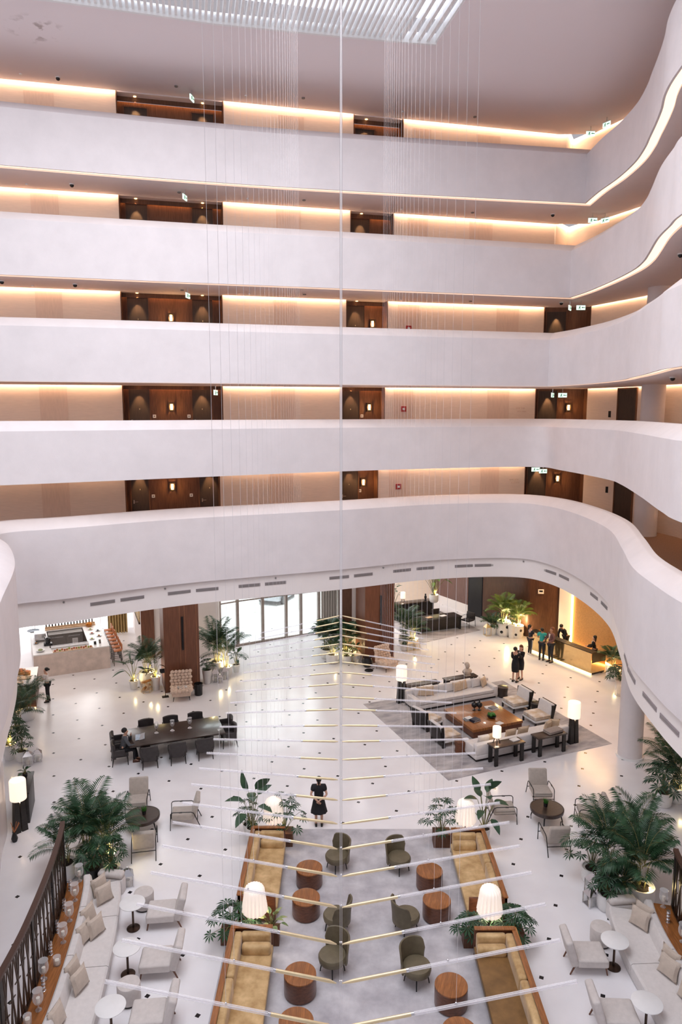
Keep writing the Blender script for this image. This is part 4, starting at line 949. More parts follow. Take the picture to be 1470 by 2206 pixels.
for x, y, lab in ((-5.22, 17.5, 'behind the far left pedestal table'), (-4.72, 14.42, 'behind the near left pedestal table'), (6.42, 16.2, 'behind the far right pedestal table')):
    pouf(x, y, 'round pale fabric pouf ' + lab)
def slipper():
    t = thing('slipper_chair', 'x', 'chair', (0, 0, 0), 0, 'pale armless lounge chairs')
    B().bev(-.34, .34, -.30, .42, .20, .40, .05, 3, crown=.02).build('seat', linen, t)
    B().bev(-.34, .34, -.09, .09, -.06, .58, .05, 3, T(0, -.36, .28, 0, R(16))).build('backrest', linen, t)
    for x in (-.28, .28):
        B().tube([(x, .36, .21), (x, .40, 0)], [.025, .016], 8).build('leg', teak_v, t); B().tube([(x, -.36, .22), (x, -.46, 0)], [.025, .016], 8).build('leg', teak_v, t)
    return t      # faces +y
sl = slipper(); first = True
for x, y, face, lab in ((-4.55, 16.95, (-1, -.12), 'far one facing the left banquette'), (-4.27, 15.3, (-1, -.1), 'middle one facing the left banquette'), (-4.05, 13.75, (-1, -.1), 'near one facing the left banquette'),
                        (5.82, 15.45, (1, -.03), 'far one facing the right banquette'), (5.86, 13.75, (1, -.05), 'near one facing the right banquette')):
    rz = math.atan2(face[1], face[0]) - PI / 2; lab = 'pale armless lounge chair with sloped back, ' + lab
    if first: sl.location = (x, y, 0); sl.rotation_euler.z = rz; sl['label'] = lab; first = False
    else: dup(sl, lab, (x, y, 0), rz)
# ------------------------------------------------------------------ seating group on the washed rug at the right
GA = R(22.6); GO = Vector((5.95, 28.8))
def G(u, v): return (GO.x + u * cos(GA) - v * sin(GA), GO.y + u * sin(GA) + v * cos(GA))
def gthing(name, label, cat, u, v, z=.014, rz=0., group=None): x, y = G(u, v); return thing(name, label, cat, (x, y, z), GA + rz, group)
x, y = G(0, 0)
tag(B().box(-3.76, 3.72, -3.5, 3.84, 0, .014).build('area_rug', rug_w, None, (x, y, 0), (0, 0, GA), smooth=False), 'washed grey rug under the right-hand seating group', 'rug')
def long_sofa(t, w_, low=False):
    # faces -y, centred; back at +y
    h = w_ / 2
    B().box(-h + .06, h - .06, -.42, .42, .0, .10).build('plinth', blackw, t, smooth=False)
    B().bev(-h, h, -.5, .5, .10, .28, .03).build('sofa_base', linen_w, t)
    B().bev(-h + .22, h - .22, -.52, .30, .28, .44, .05, 3, crown=.02).build('seat_cushion', linen_w, t)
    B().bev(-h, h, .28, .5, .24, .70, .05, 3).build('backrest', linen_w, t)
    for s in (-1, 1):
        a, c = sorted((s * (h - .24), s * h)); B().bev(a, c, -.5, .45, .2, .56, .04, 3).build('armrest', linen_w, t)
t = gthing('long_sofa', 'long white sofa with low arms on the far side of the seating group', 'sofa', .08, 2.6); long_sofa(t, 4.3)
for i, a in enumerate((-1.25, -.0, 1.25)): B().bev(a - .6, a + .6, .10, .28, .42, .80, .06, 3).build('back_cushion', linen_w, t)
t = gthing('long_sofa', 'long white sofa seen from behind on the near side of the seating group', 'sofa', .02, -2.3, rz=PI); long_sofa(t, 4.34)
def gcushion(m, u, v, rz, lab, grp, w_=.5):
    x, y = G(u, v); cushion('scatter_cushion', m, x, y, .455, w_, .44, .15, GA + rz, R(-14), lab, grp)
gcushion(cushion_t, -1.42, 2.70, R(-25), 'tan cushion at the left end of the far white sofa, outer one', 'tan cushions of the seating group')
gcushion(cushion_t, -1.12, 2.62, R(-15), 'tan cushion at the left end of the far white sofa, inner one', 'tan cushions of the seating group')
gcushion(linen_w, -.02, 2.66, 0, 'white cushion left of the tan pair on the far white sofa', 'white cushions of the seating group', .5)
gcushion(cushion_t, .32, 2.56, R(8), 'tan cushion in the middle of the far white sofa, front one', 'tan cushions of the seating group')
gcushion(cushion_t, .70, 2.64, R(18), 'tan cushion in the middle of the far white sofa, right one', 'tan cushions of the seating group')
gcushion(cushion_t, 1.78, 2.62, R(35), 'tan cushion at the right end of the far white sofa', 'tan cushions of the seating group')
gcushion(linen_w, 1.42, 2.70, R(5), 'white cushion at the right end of the far white sofa', 'white cushions of the seating group', .55)
gcushion(linen_w, -1.55, -2.38, PI, 'white cushion at the left end of the near white sofa', 'white cushions of the seating group', .6)
gcushion(cushion_t, -1.15, -2.36, PI + R(10), 'tan cushion near the lamp end of the near white sofa', 'tan cushions of the seating group', .5)
gcushion(cushion_t, -.30, -2.36, PI, 'tan cushion mid-left on the near white sofa', 'tan cushions of the seating group', .56)
gcushion(cushion_t, .28, -2.36, PI, 'tan cushion mid-right on the near white sofa', 'tan cushions of the seating group', .56)
gcushion(cushion_t, 1.50, -2.32, PI + R(20), 'orange tan cushion at the right end of the near white sofa, left one', 'tan cushions of the seating group', .46)
gcushion(cushion_t, 1.86, -2.26, PI - R(30), 'orange tan cushion at the right end of the near white sofa, right one', 'tan cushions of the seating group', .46)
t = gthing('square_coffee_table', 'large square polished wood coffee table in the seating group', 'table', 0, 0)
B().bev(-1.2, 1.2, -1.14, 1.14, .30, .42, .012).build('table_top', teak, t)
B().box(-1.17, 1.17, -1.11, 1.11, .06, .30).build('table_base', teak_v, t, smooth=False)
def book(mb_t, u, v, z, w_, d_, h, rz, cover, label):
    b_ = gthing('book', label, 'book', u, v, z, rz)
    B().box(-w_ / 2, w_ / 2, -d_ / 2, d_ / 2, 0, h * .15).box(-w_ / 2, w_ / 2, -d_ / 2, d_ / 2, h * .85, h).box(-w_ / 2, -w_ / 2 + .01, -d_ / 2, d_ / 2, 0, h).build('cover', cover, b_, smooth=False)
    B().box(-w_ / 2 + .01, w_ / 2 - .008, -d_ / 2 + .008, d_ / 2 - .008, h * .15, h * .85).build('pages', paper, b_, smooth=False)
navy = mat('navy_cover', (.03, .035, .06), .5); whitec = mat('white_cover', (.75, .74, .74), .5); greyc = mat('grey_cover', (.20, .20, .21), .5)
book(0, -.66, -.42, .436, .40, .30, .05, .2, navy, 'dark book lowest in the near stack on the square coffee table')
book(0, -.66, -.42, .487, .36, .26, .04, .3, navy, 'dark book topmost in the near stack on the square coffee table')
book(0, -.88, -.22, .436, .34, .28, .03, -.1, greyc, 'grey open topped book beside the near stack on the coffee table')
book(0, -.78, -.14, .467, .30, .24, .02, .1, whitec, 'white magazine lying over the grey book on the coffee table')
book(0, .72, .30, .436, .40, .30, .045, .1, whitec, 'white book lowest in the far stack on the square coffee table')
book(0, .72, .30, .482, .34, .25, .035, .2, greyc, 'grey book in the middle of the far stack on the coffee table')
book(0, .62, .48, .436, .34, .26, .04, -.2, whitec, 'white book behind the far stack on the coffee table')
book(0, .14, -1.0, .436, .30, .24, .012, .3, whitec, 'white leaflet near the front corner of the square coffee table')
for u, v, h, lab in ((-.08, .52, .40, 'left'), (.12, .44, .44, 'right')):
    tt = gthing('ball_vase', 'dark ball shaped vase on a stem, %s one on the coffee table' % lab, 'vase', u, v, .436)
    B().lathe([(.09, 0), (.09, .015), (.02, .03), (.02, .12)], 16).build('foot', potb, tt); B().ball((0, 0, .12 + .12), .13, 16).build('vase_body', potb, tt)
    B().lathe([(.03, .35), (.025, h), (.03, h + .02)], 10).build('neck', potb, tt)
tt = gthing('moss_bowl', 'bowl of green moss balls on the square coffee table', 'plant', .14, -.44, .436)
B().lathe([(.08, 0), (.17, .05), (.20, .10), (.19, .10), (.0001, .06)], 20).build('bowl', potb, tt)
mb = B(); rg = random.Random(2)
for i in range(16): a = rg.uniform(0, 6.3); r = rg.uniform(0, .12); mb.ball((r * cos(a), r * sin(a), .12 + rg.uniform(0, .05)), .06, 8)
mb.build('moss', MATS['bright_grass'], tt)
def hide_chair(u, v, rz, label):
    t = gthing('hide_lounge_chair', label, 'chair', u, v, rz=rz, group='black framed hide chairs of the seating group')
    B().bev(-.42, .42, -.46, .40, .27, .44, .05, 3, crown=.02).build('seat_cushion', cowhide, t)
    B().box(-.44, .44, -.46, .44, .20, .27).build('seat_rail', white_m, t, smooth=False)
    B().bev(-.42, .42, -.08, .08, 0, .52, .05, 3, T(0, .34, .38, 0, R(-14))).build('back_cushion', linen_w, t)
    B().bev(-.44, .44, -.03, .03, -.30, .52, .015, 2, T(0, .45, .36, 0, R(-14))).build('back_panel', blackw, t)
    for sx in (-1, 1):
        B().bar((sx * .42, .43, .84), (sx * .42, .36, .0), .06, .12).build('back_post', blackw, t); B().box(sx * .41 - .03, sx * .41 + .03, -.46, -.40, 0, .22).build('leg', blackw, t, smooth=False)
    # faces -y
hide_chair(2.3, .80, R(-90), 'white hide lounge chair with black back, far right of the coffee table')
hide_chair(2.25, -.76, R(-90), 'white hide lounge chair with black back, near right of the coffee table')
hide_chair(-2.25, .72, R(104), 'white hide lounge chair with black back, far left of the coffee table')
hide_chair(-2.30, -.86, R(92), 'white hide lounge chair with black back, near left of the coffee table')
for u, v, m, lab in ((-2.2, -1.82, teak_v, 'brown turned wood stump table by the left end of the near sofa'), (2.78, .02, blackw, 'dark stump table between the two right-hand hide chairs'), (2.52, 2.15, espresso, 'dark wood stump table by the right end of the far sofa')):
    tt = gthing('stump_table', lab, 'table', u, v)
    B().lathe([(.21, 0), (.24, .05), (.22, .2), (.25, .40), (.24, .46)], 26).build('stump_body', m, tt); B().lathe([(.24, .46), (.25, .475), (.23, .49), (.0001, .49)], 26).build('table_top', m, tt)
def console(u0, u1, v0, v1, label):
    tt = gthing('console_table', label, 'table', (u0 + u1) / 2, (v0 + v1) / 2); a = (u1 - u0) / 2; c = (v1 - v0) / 2
    B().bev(-a, a, -c, c, .70, .75, .008).build('table_top', espresso, tt)
    for sx in (-1, 1):
        for sy in (-1, 1): B().box(sx * (a - .12) - .07, sx * (a - .12) + .07, sy * (c - .06) - .035, sy * (c - .06) + .035, 0, .70).build('leg', blackw, tt, smooth=False)
console(-1.9, -.2, 3.16, 3.58, 'dark console table behind the far sofa, left one'); console(.15, 1.85, 3.16, 3.58, 'dark console table behind the far sofa, right one')
console(-1.72, -.34, -3.36, -2.86, 'dark console table behind the near sofa, left one with lamp'); console(.26, 1.62, -3.36, -2.86, 'dark console table behind the near sofa, right one')
tt = gthing('stone_bust', 'pale carved stone bust on the console behind the far sofa', 'sculpture', 1.36, 3.36, .764)
mb = B().bev(-.14, .14, -.10, .10, 0, .06, .01); mb.lathe([(.10, .06), (.20, .16), (.22, .24), (.14, .32), (.075, .36), (.07, .42)], 18, T(0, 0, 0) @ Matrix.Diagonal((1.15, .75, 1, 1))); mb.build('bust_torso', stone_bust, tt)
B().ball((0, -.02, .50), .115, 16, None, (.92, 1.05, 1.2)).ball((0, -.135, .49), .022, 8).ball((0, .03, .55), .115, 14, None, (1, 1, .9)).build('bust_head', stone_bust, tt)
tt = gthing('folded_throw', 'folded grey throw on the right console behind the near sofa', 'blanket', 1.18, -3.05, .764, .1)
B().bev(-.36, .36, -.2, .2, 0, .055, .025, 3).bev(-.355, .355, -.195, .195, .055, .11, .025, 3).build('folded_cloth', mat('grey_wool', (.34, .28, .25), .95, var=.08, scale=20), tt)
book(0, -.62, -3.06, .764, .34, .24, .03, .1, whitec, 'white magazine with red print on the left near console')
def slab_lamp(x, y, rz, label, light=26):
    t = thing('floor_lamp', label, 'lamp', (x, y, 0), rz, 'tall floor lamps on black slab legs')
    for sx in (-1, 1):
        B().add([(sx * .02, -.10, 0), (sx * .21, -.10, 0), (sx * .21, .10, 0), (sx * .02, .10, 0), (sx * .02, -.07, 1.08), (sx * .16, -.07, 1.08), (sx * .16, .07, 1.08), (sx * .02, .07, 1.08)],
                [(3, 2, 1, 0), (4, 5, 6, 7), (0, 1, 5, 4), (1, 2, 6, 5), (2, 3, 7, 6), (3, 0, 4, 7)] if sx > 0 else [(0, 1, 2, 3), (7, 6, 5, 4), (4, 5, 1, 0), (5, 6, 2, 1), (6, 7, 3, 2), (7, 4, 0, 3)]).build('leg', blackw, t, smooth=False)
    B().lathe([(.235, 1.08), (.245, 1.09), (.245, 1.68), (.23, 1.71), (.20, 1.70), (.0001, 1.70)], 30).build('lamp_shade', shade_m, t)
    B().cyl((0, 0), .03, 1.0, 1.10, 10).build('socket', bronze, t)
    point('lamp_bulb', (x, y, .98), light, (1, .76, .5), .1)
x, y = G(2.33, -2.85); slab_lamp(x, y, GA, 'tall glowing floor lamp at the right end of the near white sofa')
x, y = G(-2.1, 3.35); slab_lamp(x, y, GA, 'tall glowing floor lamp at the left end of the far white sofa')
slab_lamp(-10.05, 21.0, R(50), 'tall glowing floor lamp by the dark console at the left edge')
def tripod_lamp(x, y, z, label, s=1.):
    t = thing('table_lamp', label, 'lamp', (x, y, z), GA)
    for i in range(3):
        a = i * 2 * PI / 3; B().bar((.14 * cos(a), .14 * sin(a), 0), (.05 * cos(a), .05 * sin(a), .30), .03, .03).build('leg', blackw, t, smooth=False)
    B().lathe([(.15, .28), (.16, .29), (.16, .66), (.15, .68), (.0001, .68)], 24).build('lamp_shade', shade_m, t)
    point('lamp_bulb', (x, y, z + .22), 8, (1, .76, .5), .06)
x, y = G(-1.45, -3.08); tripod_lamp(x, y, .764, 'small glowing tripod lamp on the near console of the seating group')

# ------------------------------------------------------------------ long dark dining table
DA = R(20.0); DO = Vector((-6.42, 26.55))
def D_(u, v): return (DO.x + u * cos(DA) - v * sin(DA), DO.y + u * sin(DA) + v * cos(DA))
t = thing('dining_table', 'long dark wood dining table at the left of the lobby', 'table', (DO.x, DO.y, 0), DA)
B().bev(-1.78, 1.78, -.82, .82, .70, .75, .01).build('table_top', espresso, t)
B().box(-1.62, 1.62, -.66, .66, .62, .70).build('apron', blackw, t, smooth=False)
for u in (-1.2, 1.2): B().box(u - .18, u + .18, -.5, .5, .0, .62).build('pedestal', blackw, t, smooth=False)
def dining_chair():
    t = thing('dining_chair', 'x', 'chair', (0, 0, 0), 0, 'dark leather chairs round the long table')
    B().bev(-.29, .29, -.28, .28, .34, .47, .04, 3, crown=.015).build('seat', charcoal, t)
    rings = []
    for i in range(13):
        f = i / 12 * 2 - 1; x = .30 * f; y = -.27 + .07 * abs(f) ** 2.2; tp = .86 - .02 * f * f
        rings.append([(x, y - .035, .30), (x, y - .06, .6), (x, y - .075, tp), (x, y - .03, tp + .012), (x, y + .015, tp - .01), (x, y + .03, .6), (x, y + .04, .42), (x, y + .03, .30)])
    B().loft(rings).build('backrest', charcoal, t)
    for sx in (-1, 1):
        B().bev(sx * .30 - .035, sx * .30 + .035, -.26, .16, .40, .64, .03, 3).build('armrest', charcoal, t)
        B().tube([(sx * .25, .24, .36), (sx * .26, .26, 0)], [.024, .015], 8).build('leg', blackw, t); B().tube([(sx * .25, -.25, .34), (sx * .27, -.31, 0)], [.024, .015], 8).build('leg', blackw, t)
    return t    # faces +y
dc = dining_chair(); first = True
for u, v, rz, lab in ((-1.1, -1.0, 0, 'near side of the long table, left of three'), (-.08, -1.02, 0, 'near side of the long table, middle of three'), (.94, -1.0, 0, 'near side of the long table, right of three'),
                      (-1.02, 1.0, PI, 'far side of the long table, left of three'), (-.06, 1.0, PI, 'far side of the long table, middle of three'), (.93, 1.0, PI, 'far side of the long table, right of three'),
                      (-2.1, -.42, R(-90), 'left end of the long table with the seated man'), (-2.1, .36, R(-90), 'left end of the long table, empty'), (1.98, .42, R(90), 'right end of the long table, far one'), (1.98, -.38, R(90), 'right end of the long table, near one')):
    x, y = D_(u, v); lab = 'dark leather dining chair, ' + lab
    if first: dc.location = (x, y, 0); dc.rotation_euler.z = DA + rz; dc['label'] = lab; first = False
    else: dup(dc, lab, (x, y, 0), DA + rz)
for u, lab in ((-.72, 'left'), (-.12, 'middle'), (.55, 'right')):
    x, y = D_(u, .02); t = thing('silver_goblet', 'tall silver goblet on the long dark table, %s of three' % lab, 'goblet', (x, y, .752))
    B().lathe([(.085, 0), (.085, .02), (.05, .05), (.02, .08), (.018, .17), (.035, .20)], 18).build('foot', chrome, t)
    B().lathe([(.03, .19), (.07, .24), (.085, .32), (.07, .40), (.085, .44)], 18).build('glass_bowl', clear_glass, t); B().ball((0, 0, .30), .05, 10).build('silver_ball', chrome, t)
x, y = D_(-1.36, -.10); t = thing('newspaper', 'open newspaper held up at the left end of the long table', 'newspaper', (x, y, .755), DA)
B().add([(-.18, -.26, .005), (.16, -.22, .005), (.20, .22, .005), (-.14, .24, .005), (-.18, -.26, .012), (.16, -.22, .02), (.20, .22, .015), (-.14, .24, .02)], [(3, 2, 1, 0), (4, 5, 6, 7), (0, 1, 5, 4), (1, 2, 6, 5), (2, 3, 7, 6), (3, 0, 4, 7)]).build('sheet', paper_b, t, smooth=False)
B().add([(-.05, -.30, .02), (.12, -.28, .03), (.18, -.27, .28), (.02, -.30, .26), (-.05, -.305, .02), (.12, -.285, .03), (.18, -.275, .28), (.02, -.305, .26)], [(3, 2, 1, 0), (4, 5, 6, 7), (0, 1, 5, 4), (1, 2, 6, 5), (2, 3, 7, 6), (3, 0, 4, 7)]).build('sheet', paper, t, smooth=False)

# ------------------------------------------------------------------ tufted chairs by the piers
def tufted(x, y, rz, label):
    t = thing('tufted_chair', label, 'chair', (x, y, 0), rz, 'pink beige tufted chairs by the piers')
    mb = B()
    for i in range(6):
        for j in range(5): mb.ball((-.40 + .16 * i + .04 * (j % 2), -.36 + .16 * j, .45 + .02 * ((i + j) % 2)), .10, 12, None, (1, 1, .9))
    mb.bev(-.42, .42, -.40, .34, .20, .42, .06, 2); mb.build('seat', cream_boucle, t)
    mb = B()
    for i in range(6):
        for j in range(6): mb.ball((-.42 + .16 * i + .04 * (j % 2), .31 + .028 * j, .46 + .13 * j), .095, 12, None, (1, 1.1, .9))
    mb.add([(-.42, .30, .3), (.42, .30, .3), (.42, .42, .3), (-.42, .42, .3), (-.42, .44, 1.1), (.42, .44, 1.1), (.42, .54, 1.1), (-.42, .54, 1.1)], [(3, 2, 1, 0), (4, 5, 6, 7), (0, 1, 5, 4), (1, 2, 6, 5), (2, 3, 7, 6), (3, 0, 4, 7)])
    mb.build('backrest', cream_boucle, t)
    for sx in (-1, 1):
        for sy in (-.32, .36): B().tube([(sx * .34, sy, .22), (sx * .37, sy * 1.08, 0)], [.02, .013], 8).build('leg', blackw, t)
tufted(-7.32, 31.6, R(13), 'bubbly pink beige tufted chair in front of the left wood pier')
tufted(2.35, 35.35, R(38), 'bubbly pink beige tufted chair in front of the fluted right pier')
t = thing('folded_magazine', 'open magazine lying on the tufted chair by the left pier', 'magazine', (-7.28, 31.62, .505), R(20))
B().add([(-.22, -.14, .01), (0, -.14, 0), (.22, -.14, .02), (-.22, .16, .01), (0, .16, 0), (.22, .16, .02), (-.22, -.14, .03), (0, -.14, .015), (.22, -.14, .04), (-.22, .16, .03), (0, .16, .015), (.22, .16, .04)], [(0, 3, 4, 1), (1, 4, 5, 2), (6, 7, 10, 9), (7, 8, 11, 10), (0, 1, 7, 6), (1, 2, 8, 7), (3, 9, 10, 4), (4, 10, 11, 5), (0, 6, 9, 3), (2, 5, 11, 8)]).build('pages', mat('printed_pages', (.78, .74, .70), .6, col2=(.20, .17, .15), scale=7), t, smooth=False)
t = thing('sign_stand', 'slim black sign stand in front of the left wood pier', 'stand', (-8.1, 31.75, 0), R(20))
B().box(-.15, .15, -.12, .12, 0, .02).build('base', blackm, t, smooth=False); B().cyl((0, 0), .012, .02, 1.25, 8).build('pole', blackm, t); B().box(-.16, .12, -.02, .02, 1.1, 1.3, T(0, 0, 0, 0, R(-30))).build('sign_plate', blackm, t, smooth=False)
t = thing('black_urn', 'glossy black urn beside the tufted chair at the left pier', 'urn', (-6.62, 32.0, 0)); B().lathe([(.17, 0), (.18, .02), (.20, .5), (.21, .55), (.18, .56), (.17, .4), (.0001, .38)], 24).build('urn_body', potb, t)
t = thing('black_urn', 'glossy black urn left of the tufted chair at the right pier', 'urn', (1.36, 35.75, 0)); B().lathe([(.17, 0), (.26, .12), (.29, .3), (.22, .48), (.17, .5), (.0001, .45)], 24).build('urn_body', potb, t)
t = thing('black_floor_disc', 'flat black disc base on the floor before the right pier', 'stand base', (1.42, 35.15, 0)); B().lathe([(.22, 0), (.22, .03), (.19, .05), (.0001, .05)], 24).build('disc', potb, t)

# ------------------------------------------------------------------ reception desk
RA = math.atan2(34.49 - 37.09, 12.46 - 11.04)      # heading of the desk front
u = Vector((cos(RA), sin(RA))); n = Vector((-u.y, u.x)); o = Vector((12.46, 34.49)) - u * 4.3
t = thing('reception_desk', 'gold mirrored reception desk with glowing foot', 'desk', (o.x, o.y, 0), RA)
B().box(0, 4.3, 0, .06, .10, 1.12).build('front_panel', goldm, t, smooth=False)
B().box(4.24, 4.3, .06, 1.0, .10, .74).box(4.24, 4.3, .06, .40, .74, 1.12).build('end_panel', goldm, t, smooth=False)
B().box(4.25, 4.315, .05, 1.0, .62, 1.10).build('dark_end_box', blackw, t, smooth=False)
B().box(0, .06, .06, .8, .1, 1.12).build('end_panel', goldm, t, smooth=False)
B().box(-.02, 4.32, -.02, .42, 1.12, 1.16).build('counter_top', blackw, t, smooth=False)
B().box(.1, 4.2, .40, .95, .70, .74).build('work_top', espresso, t, smooth=False)
B().box(.0, 4.3, .05, .95, .03, .10).build('kick_plate', blackw, t, smooth=False)
B().box(.0, 4.3, -.03, .05, .03, .09).build('foot_light', mat('x', (1, 1, 1)) if False else emit('desk_foot_light', (1, .72, .32), 5), t, smooth=False)
for i, (a, lab) in enumerate(((.9, 'left'), (2.2, 'middle'), (2.9, 'right'))):
    p = o + u * a + n * .2
    s = thing('flat_paper', 'sheet of paper on the reception desk, %s one' % lab, 'paper', (p.x, p.y, 1.162), RA + .2 * i); B().box(-.15, .15, -.1, .1, 0, .006).build('sheet', paper if i == 0 else navy, s, smooth=False)
spot('desk_spot', (11.0, 34.6, 6.2), (11.6, 36.0, .6), 160, (1, .78, .48), 70, .15)

# ------------------------------------------------------------------ far lounge: dark desk, bench and credenza
tag(B().prism([(4.4, 39.4), (8.4, 42.0), (6.6, 46.2), (2.8, 43.6)], 0, .014).build('area_rug', rug_w, smooth=False), 'grey rug under the dark desk of the far lounge', 'rug')
A2 = R(22)
t = thing('writing_desk', 'long black writing desk in the far lounge', 'desk', (5.75, 42.1, .014), A2)
B().bev(-1.5, 1.5, -.5, .5, .74, .80, .01).build('desk_top', blackw, t); B().box(-1.45, 1.45, -.45, -.40, .1, .74).build('front_panel', blackw, t, smooth=False)
for s in (-1, 1): B().box(s * 1.4 - .05, s * 1.4 + .05, -.45, .45, 0, .74).build('side_panel', blackw, t, smooth=False)
t = thing('credenza', 'long black credenza against the back of the far lounge', 'cabinet', (4.3, 44.9, .014), A2)
B().bev(-1.7, 1.7, -.3, .3, .0, .92, .01).build('cabinet_body', blackw, t); B().bev(-1.74, 1.74, -.33, .33, .92, .96, .01).build('cabinet_top', espresso, t)
for i in range(4): B().box(-1.66 + i * .84, -.86 + i * .84, -.32, -.30, .1, .9).build('door', blackw, t, smooth=False)
tripod_lamp(3.95, 44.75, .975, 'small glowing tripod lamp on the black credenza of the far lounge')
def black_arm(x, y, rz, label):
    t = thing('black_armchair', label, 'chair', (x, y, .014), rz, 'black armchairs at the far desk')
    B().bev(-.3, .3, -.28, .28, .36, .46, .03).build('seat', charcoal, t); B().bev(-.3, .3, -.33, -.27, .40, .86, .03).build('backrest', charcoal, t)
    for sx in (-1, 1):
        B().tube([(sx * .32, .26, 0), (sx * .32, .26, .64), (sx * .32, -.3, .66), (sx * .32, -.34, 0)], .016, 8).build('arm_frame', blackm, t)
black_arm(4.95, 43.0, A2 + PI, 'black armchair behind the far desk, left one'); black_arm(6.0, 43.4, A2 + PI, 'black armchair behind the far desk, middle one'); black_arm(7.75, 42.75, A2 + R(110), 'black armchair with looped arms at the right end of the far desk')
for i, (u_, lab) in enumerate(((-.5, 'left'), (.45, 'right'))):
    t = thing('open_book', 'pale open book on the far black desk, %s one' % lab, 'book', (5.75 + u_ * cos(A2), 42.1 + u_ * sin(A2), .815), A2 + .2); B().box(-.2, 0, -.14, .14, 0, .02).box(0, .2, -.14, .14, 0, .025).build('pages', boardw if i == 0 else paper, t, smooth=False)
t = thing('table_sculpture', 'small dark figure sculpture on the far credenza', 'sculpture', (5.45, 45.3, .975)); B().lathe([(.08, 0), (.08, .03), (.04, .06), (.09, .2), (.07, .3), (.03, .34)], 14).ball((0, 0, .39), .06, 10).build('figure', potb, t)

# ------------------------------------------------------------------ bar
BA = R(25); BO = Vector((-15.1, 34.05))
def bt(name, label, cat, u_, v, z, rz=0., group=None):
    return thing(name, label, cat, (BO.x + u_ * cos(BA) - v * sin(BA), BO.y + u_ * sin(BA) + v * cos(BA), z), BA + rz, group)
t = bt('bar_counter', 'square beige marble bar counter with white stone top', 'counter', 0, 0, 0)
W_, D2 = 3.6, 4.7
B().box(0, W_, 0, .08, 0, 1.13).build('front_panel', marble, t, smooth=False)
B().box(W_ - .08, W_, .08, D2, 0, 1.13).build('side_panel', marble, t, smooth=False); B().box(0, .08, .08, D2, 0, 1.13).build('side_panel', marble, t, smooth=False); B().box(.08, W_ - .08, D2 - .08, D2, 0, 1.13).build('back_panel', marble, t, smooth=False)
B().box(0, W_, 0, .85, 1.13, 1.18).build('counter_top', white_m, t, smooth=False); B().box(0, .8, .85, D2 - .7, 1.13, 1.18).build('counter_top', white_m, t, smooth=False); B().box(W_ - .95, W_, .85, D2 - .7, 1.13, 1.18).build('counter_top', white_m, t, smooth=False); B().box(0, W_, D2 - .7, D2, 1.13, 1.18).build('counter_top', white_m, t, smooth=False)
t = bt('under_counter_fridge', 'pair of dark steel under-counter fridges inside the bar', 'fridge', 0, 0, 0)
B().box(.85, 2.6, 3.35, 3.95, .05, 1.12).build('cabinet', steel, t, smooth=False)
for i in range(2):
    d = B().box(.90 + i * .86, 1.72 + i * .86, 3.31, 3.35, .12, 1.05).build('door', steel, t, smooth=False); B().box(1.0 + i * .86, 1.6 + i * .86, 3.27, 3.31, .96, .99).build('handle', steel_l, d, smooth=False)
t = bt('notice_sheet', 'white notice sheet on the right steel fridge door', 'paper', 2.2, 3.30, .62); B().box(-.14, .14, -.006, 0, -.2, .2).build('sheet', paper, t, smooth=False)
for i in range(4): B().box(-.1, .1, -.009, -.006, .12 - i * .08, .14 - i * .08).build('print_line', mat_grey, t, smooth=False)
t = bt('glass_display', 'low glass food display on the bar front counter', 'display case', 1.75, .55, 1.18); B().box(-.9, .9, -.12, .2, 0, .12).build('glass_case', clear_glass, t, smooth=False); B().box(-.9, .9, .18, .2, 0, .14).build('steel_edge', steel_l, t, smooth=False)
t = bt('food_tray', 'wooden tray of fruit and pastries on the bar front counter', 'tray', 1.85, .13, 1.18, 0); B().box(-.95, .95, -.16, .18, 0, .03).build('board', boardw, t, smooth=False)
rg = random.Random(8)
for i in range(16):
    x_ = -.85 + i * .113; m = (fruit_r, bread, fruit_g, orange)[i % 4]
    f = bt(('red_fruit', 'bread_roll', 'green_fruit', 'orange_fruit')[i % 4], '%s on the wooden bar tray, place %s from the left' % (('red fruit', 'small bread roll', 'green fruit', 'orange fruit')[i % 4], (ordn + ['eleventh', 'twelfth', 'thirteenth', 'fourteenth', 'fifteenth', 'sixteenth'])[i]), 'food', 1.85 + x_, .13 + rg.uniform(-.1, .1), 1.21, 0, 'food on the bar tray')
    B().ball((0, 0, .045), .045, 8, None, (1.2, 1, 1)).build('food_piece', m, f)
t = bt('coffee_machine', 'steel coffee machine on the left side of the bar', 'machine', .40, 2.4, 1.18, R(90)); B().bev(-.35, .35, -.25, .25, .1, .45, .03).build('machine_body', steel_l, t); B().box(-.33, .33, -.3, .2, 0, .08).build('drip_tray', steel, t, smooth=False)
for i in range(2): B().cyl((-.15 + .3 * i, -.27), .03, .2, .3, 8).build('brew_head', blackm, t)
t = bt('dark_mixer', 'dark bar mixer at the front left inside corner', 'machine', .75, 1.4, 1.18); B().bev(-.2, .2, -.15, .15, 0, .12, .02).lathe([(.11, .12), (.13, .35), (.05, .42)], 14).build('mixer_body', potb, t); B().tube([(-.15, 0, .1), (-.15, 0, .45), (.0, 0, .5)], .02, 8).build('mixer_arm', steel_l, t)
t = bt('green_bowl', 'bowl of green herbs at the front left corner of the bar', 'bowl', .35, .5, 1.18); B().lathe([(.08, 0), (.2, .06), (.22, .09), (.0001, .05)], 18).build('bowl', potw, t); B().ball((0, 0, .08), .12, 8, None, (1, 1, .5)).build('herbs', leaf_v, t)
t = bt('blue_tray', 'round blue grey tray at the far left corner of the bar', 'tray', .15, 4.35, 1.18); B().lathe([(.28, 0), (.32, .03), (.30, .035), (.28, .015), (.0001, .015)], 24).build('tray', mat('slate_blue', (.16, .20, .25), .4), t)
